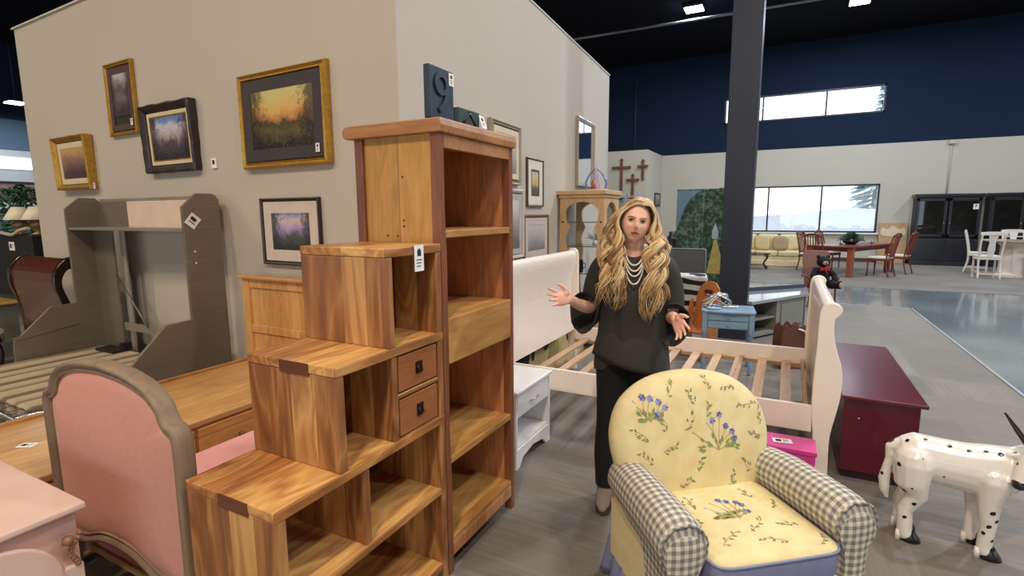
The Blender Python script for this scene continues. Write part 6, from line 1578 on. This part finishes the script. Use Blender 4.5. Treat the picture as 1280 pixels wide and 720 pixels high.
# crosses, small frame, shelf below
def cross(label, x, z0, z1, za, half, flare=0):
    t = thing('wall_cross', label, 'cross', (x, 17.595, (z0 + z1) / 2)); o = Vector(t.location); w_ = .045
    m = MB(o); m.prism([(x - w_, z0), (x + w_, z0), (x + w_ * .8, z1 - .1), (x + w_ * 1.3, z1 - .05), (x, z1), (x - w_ * 1.3, z1 - .05), (x - w_ * .8, z1 - .1)], 'y', 17.55, 17.595); m.build('upright', CROSSW, t, bevel=.006)
    m = MB(o); m.prism([(x - half, za - .035), (x - half + .05, za - .05), (x, za - .04), (x + half - .05, za - .05), (x + half, za - .035), (x + half, za + .035), (x - half, za + .035)], 'y', 17.535, 17.58); m.build('crossbar', CROSSW, t, bevel=.006)
cross('largest and leftmost of the three wooden crosses on the cream display wall', -5.05, 2.36, 3.42, 3.12, .32)
cross('smallest wooden cross, lowest of the three on the cream display wall', -4.66, 2.20, 2.90, 2.70, .21)
cross('sturdy wooden cross with wide arms, rightmost of the three on the cream display wall', -4.33, 2.68, 3.36, 3.13, .18)
picture('small dark framed print on the narrow white return right of the crosses', .85, .48, .06, DKF, [(0, .03), (.02, .04)], [], art('art_small_grey', [(.1, rgb(80, 78, 76)), (.5, rgb(120, 116, 112)), (.8, rgb(150, 146, 142)), (.95, rgb(160, 158, 156))], 'x', 51, .8, .4), (-4.187, 19.15, 2.06), rz=PI / 2)
w = MB(); w.box(-4.2, -4.192, 17.58, 20, 0, 3.66); 
t = thing('display_hutch', 'grey topped hutch low against the cream display wall under the crosses', 'cabinet', (-4.75, 17.25, 0)); o = Vector(t.location)
m = MB(o); m.box(-5.35, -4.25, 17.0, 17.58, .0, 2.05); m.build('body', plain('warm_grey_hutch', rgb(150, 146, 136), .6), t, bevel=.008)
m = MB(o); m.box(-5.42, -4.2, 16.95, 17.59, 2.05, 2.10); m.build('cornice', plain('charcoal_edge', rgb(72, 70, 68), .6), t, bevel=.01)
# cream table with dark vases near the painted screen
t = thing('console_table', 'cream console table behind the woman with dark urns on it', 'table', (-2.6, 12.4, 0))
m = MB(); m.box(-.6, .75, -.25, .25, .70, .85); m.build('top', plain('cream_cloth', rgb(222, 208, 170), .7), t, bevel=.02, seg=3)
for x in (-.5, .65):
    for y in (-.18, .18):
        m = MB(); m.tube([(x, y, .71), (x, y, 0)], [.035, .022], 8); m.build('leg', DARKW, t)
for x, lb in ((-2.33, 'dark ribbed urn on the cream console table, the left one'), (-2.08, 'dark ribbed urn on the cream console table, the right one')):
    t = thing('urn', lb, 'vase', (x, 12.35, .851)); m = MB(); m.lathe([(.05, 0), (.10, .08), (.11, .18), (.06, .26), (.075, .32), (.06, .32), (.04, .2)], n=16); m.build('vessel', plain('pewter_dark', rgb(72, 66, 64), .35, .5), t)
t = thing('black_cabinet', 'black cabinet edge between the cream console table and the green screen', 'cabinet', (-1.95, 11.2, 0))
m = MB(); m.box(-.12, .22, -.2, .2, .06, 1.05); m.build('body', BLACKP, t, bevel=.01)
m = MB(); m.box(-.14, .24, -.22, .2, 1.05, 1.08); m.build('top', BLACKP, t, bevel=.005)
m = MB(); m.box(-.10, .20, -.18, .18, 0, .06); m.build('plinth', BLACKP, t)

# ------------------------------------------------------------------ far left group
def sleigh_dark():
    t = thing('sleigh_headboard', 'dark glossy brown sleigh headboard with rolled top beyond the grey wall bed', 'headboard', (-6.72, 2.42, 0)); W = .52
    pr = [(0, 0), (.0, .5), (.03, .75), (.06, .90), (.05, 1.05), (-.02, 1.16), (-.09, 1.19), (-.13, 1.14), (-.10, 1.09), (-.05, 1.08), (-.0, 1.0), (.01, .90), (-.03, .72), (-.055, .5), (-.055, 0)]
    pr = [(-y, z) for y, z in pr]
    m = MB(); m.prism([tuple(p) for p in catmull([(-y * 1 , z) for y, z in [(-p[0], p[1]) for p in pr]], 3)], 'x', -W + .04, W - .04)
    BRS = plain('glossy_mahogany', rgb(92, 48, 34), .18, coat=.8)
    m.build('panel', BRS, t)
    for s in (-1, 1):
        m = MB(); m.prism([tuple(p) for p in catmull([(p[0] * 1.25 - .005, p[1] * 1.02) for p in pr], 3)], 'x', *(sorted((s * (W - .05), s * W)))); m.build('post', DARKW, t, bevel=.006)
sleigh_dark()
t = thing('dresser', 'black dresser with carved top rail at the far left behind the sleigh headboard', 'dresser', (-9.4, 3.2, 0)); 
m = MB(); m.box(-.9, 1.0, -.2, .3, .55, 1.36); m.build('case', plain('matte_black_wood', rgb(22, 20, 22), .7), t, bevel=.01)
m = MB(); m.tube(catmull([(-.9, -.22, 1.38), (-.5, -.22, 1.46), (-.2, -.22, 1.39), (.1, -.22, 1.40), (.5, -.22, 1.37), (.75, -.22, 1.43), (1.0, -.22, 1.46)], 5), .022, 8); m.build('carved_rail', plain('pale_carved_rail', rgb(186, 180, 160), .5), t)
for x in (-.8, .9):
    m = MB(); m.box(x - .05, x + .05, -.18, .28, 0, .55); m.build('leg', plain('pale_leg', rgb(180, 170, 150), .5), t, bevel=.008)
price_tag(t, (.42, -.206, 1.22), .16, .11)
def lamp(label, x, y, z):
    t = thing('table_lamp', label, 'lamp', (x, y, z)); m = MB(); m.lathe([(.08, 0), (.08, .02), (.03, .04), (.08, .10), (.09, .15), (.03, .22), (.015, .26)], n=16); m.build('base', plain('brass_lamp_base', rgb(140, 116, 76), .4, .5), t)
    m = MB(); m.lathe([(.17, .20), (.07, .37)], n=24, caps=False); o_ = m.build('lamp_shade', plain('ivory_shade', rgb(244, 234, 206), .8), t); sd = o_.modifiers.new('s', 'SOLIDIFY'); sd.thickness = .004
lamp('table lamp with cone ivory shade on the black dresser, the right one', -8.72, 3.2, 1.362)
lamp('table lamp with cone ivory shade on the black dresser, cut off at the left edge', -9.25, 3.2, 1.362)
t = thing('potted_tree', 'bushy green artificial tree behind the table lamps at the left edge', 'plant', (-11.9, 4.15, -.0)); rr = random.Random(12)
m = MB(); m.lathe([(.14, 0), (.2, .3), (.17, .3), (.1, .05)], n=16); m.build('pot', plain('dark_pot', rgb(60, 46, 40), .6), t)
m = MB(); m.tube([(0, 0, .05), (.02, 0, 1.5)], [.035, .02], 8); m.build('trunk', plain('brown_stem', rgb(96, 70, 50), .8), t)
m = MB()
for k in range(700):
    a = rr.random() * 6.28; e = rr.uniform(-1.2, 1.57); R = .5 * rr.random() ** .4; d = Vector((math.cos(a) * math.cos(e), math.sin(a) * math.cos(e), math.sin(e) * 1.0)); b_ = Vector((0, 0, 1.66)) + d * R
    q = Vector((rr.uniform(-1, 1), rr.uniform(-1, 1), rr.uniform(-1, .3))).normalized(); s_ = q.orthogonal().normalized() * .025; m.add([b_, b_ + q * .04 + s_, b_ + q * .09, b_ + q * .04 - s_], [(0, 1, 2, 3)], 0)
m.build('leaves', plain('ficus_green', rgb(44, 92, 62), .6, var=.3, sc=20), t)
picture('dark framed sunset picture on the grey wall at the far left', 1.25, .60, .09, DKF, [(0, .03), (.02, .05)], [], art('art_far_red', [(.1, rgb(70, 60, 64)), (.5, rgb(120, 90, 90)), (.8, rgb(140, 100, 96)), (.95, rgb(100, 80, 84))], 'x', 61, 1.1, .5), (-21.995, 7.75, 2.42), rz=PI / 2)
picture('tall brown framed picture on the grey wall, half hidden by the picture partition end', .5, 1.3, .06, plain('rust_frame', rgb(112, 74, 62), .5), [(0, .03), (.02, .05)], [], art('art_far_brown', [(.1, rgb(110, 76, 66)), (.5, rgb(130, 96, 84)), (.8, rgb(150, 116, 100)), (.95, rgb(150, 120, 104))], 'x', 62, .4, 1.2), (-21.995, 8.75, 2.3), rz=PI / 2)
ld = MB(); ld.box(-21.9, -20.9, 3, 14, 0, 1.95)
t = thing('grey_wardrobe', 'long slate grey wardrobe along the far left wall below the framed pictures', 'cabinet', (-21.4, 8.0, 0)); o = Vector(t.location)
m = MB(o); m.box(-21.9, -21.2, 6.0, 10.5, 0.05, 1.80); m.build('body', plain('slate_grey_cabinet', rgb(96, 104, 106), .6), t, bevel=.01)
m = MB(o); m.box(-21.92, -21.16, 5.97, 10.53, 1.80, 1.86); m.build('top', plain('pale_grey_top', rgb(150, 154, 154), .5), t, bevel=.01)
# yellow table, round stool, dark bench left
t = thing('side_table', 'honey wood side table between the black dresser and the sleigh headboard', 'table', (-8.35, 2.45, 0))
m = MB(); m.box(-.55, .45, -.3, .2, .60, .63); m.build('tabletop', plain('honey_top', rgb(206, 164, 88), .25, coat=.5), t, bevel=.008)
m = MB(); m.box(-.5, .40, -.27, .17, .15, .60); m.build('case', plain('dull_grey_green', rgb(110, 112, 100), .6), t, bevel=.006)
for x in (-.45, .36):
    for y in (-.22, .12):
        m = MB(); m.tube([(x, y, .16), (x, y, 0)], [.025, .018], 8); m.build('leg', DARKW, t)
t = thing('glass_table', 'oval glass topped dark coffee table at the left edge before the honey side table', 'table', (-7.45, 1.98, 0))
m = MB(); m.lathe([(.50, .40), (.52, .41), (.50, .425)], n=30, sy=.6); m.build('glass_top', plain('frosted_glass', rgb(176, 180, 170), .08, coat=.8), t)
m = MB(); m.lathe([(.46, .30), (.50, .33), (.50, .40), (.44, .40)], n=30, sy=.6); m.build('apron', DARKW, t)
for k in range(4):
    a = PI / 4 + k * PI / 2; m = MB(); m.tube(catmull([(.42 * math.cos(a), .25 * math.sin(a), .32), (.46 * math.cos(a), .28 * math.sin(a), .2), (.40 * math.cos(a), .24 * math.sin(a), .0)], 4), .022, 8); m.build('leg', DARKW, t)
m = MB(); m.lathe([(.36, .10), (.38, .115), (.36, .13)], n=26, sy=.6); m.build('lower_shelf', plain('pale_shelf', rgb(190, 186, 172), .3), t)
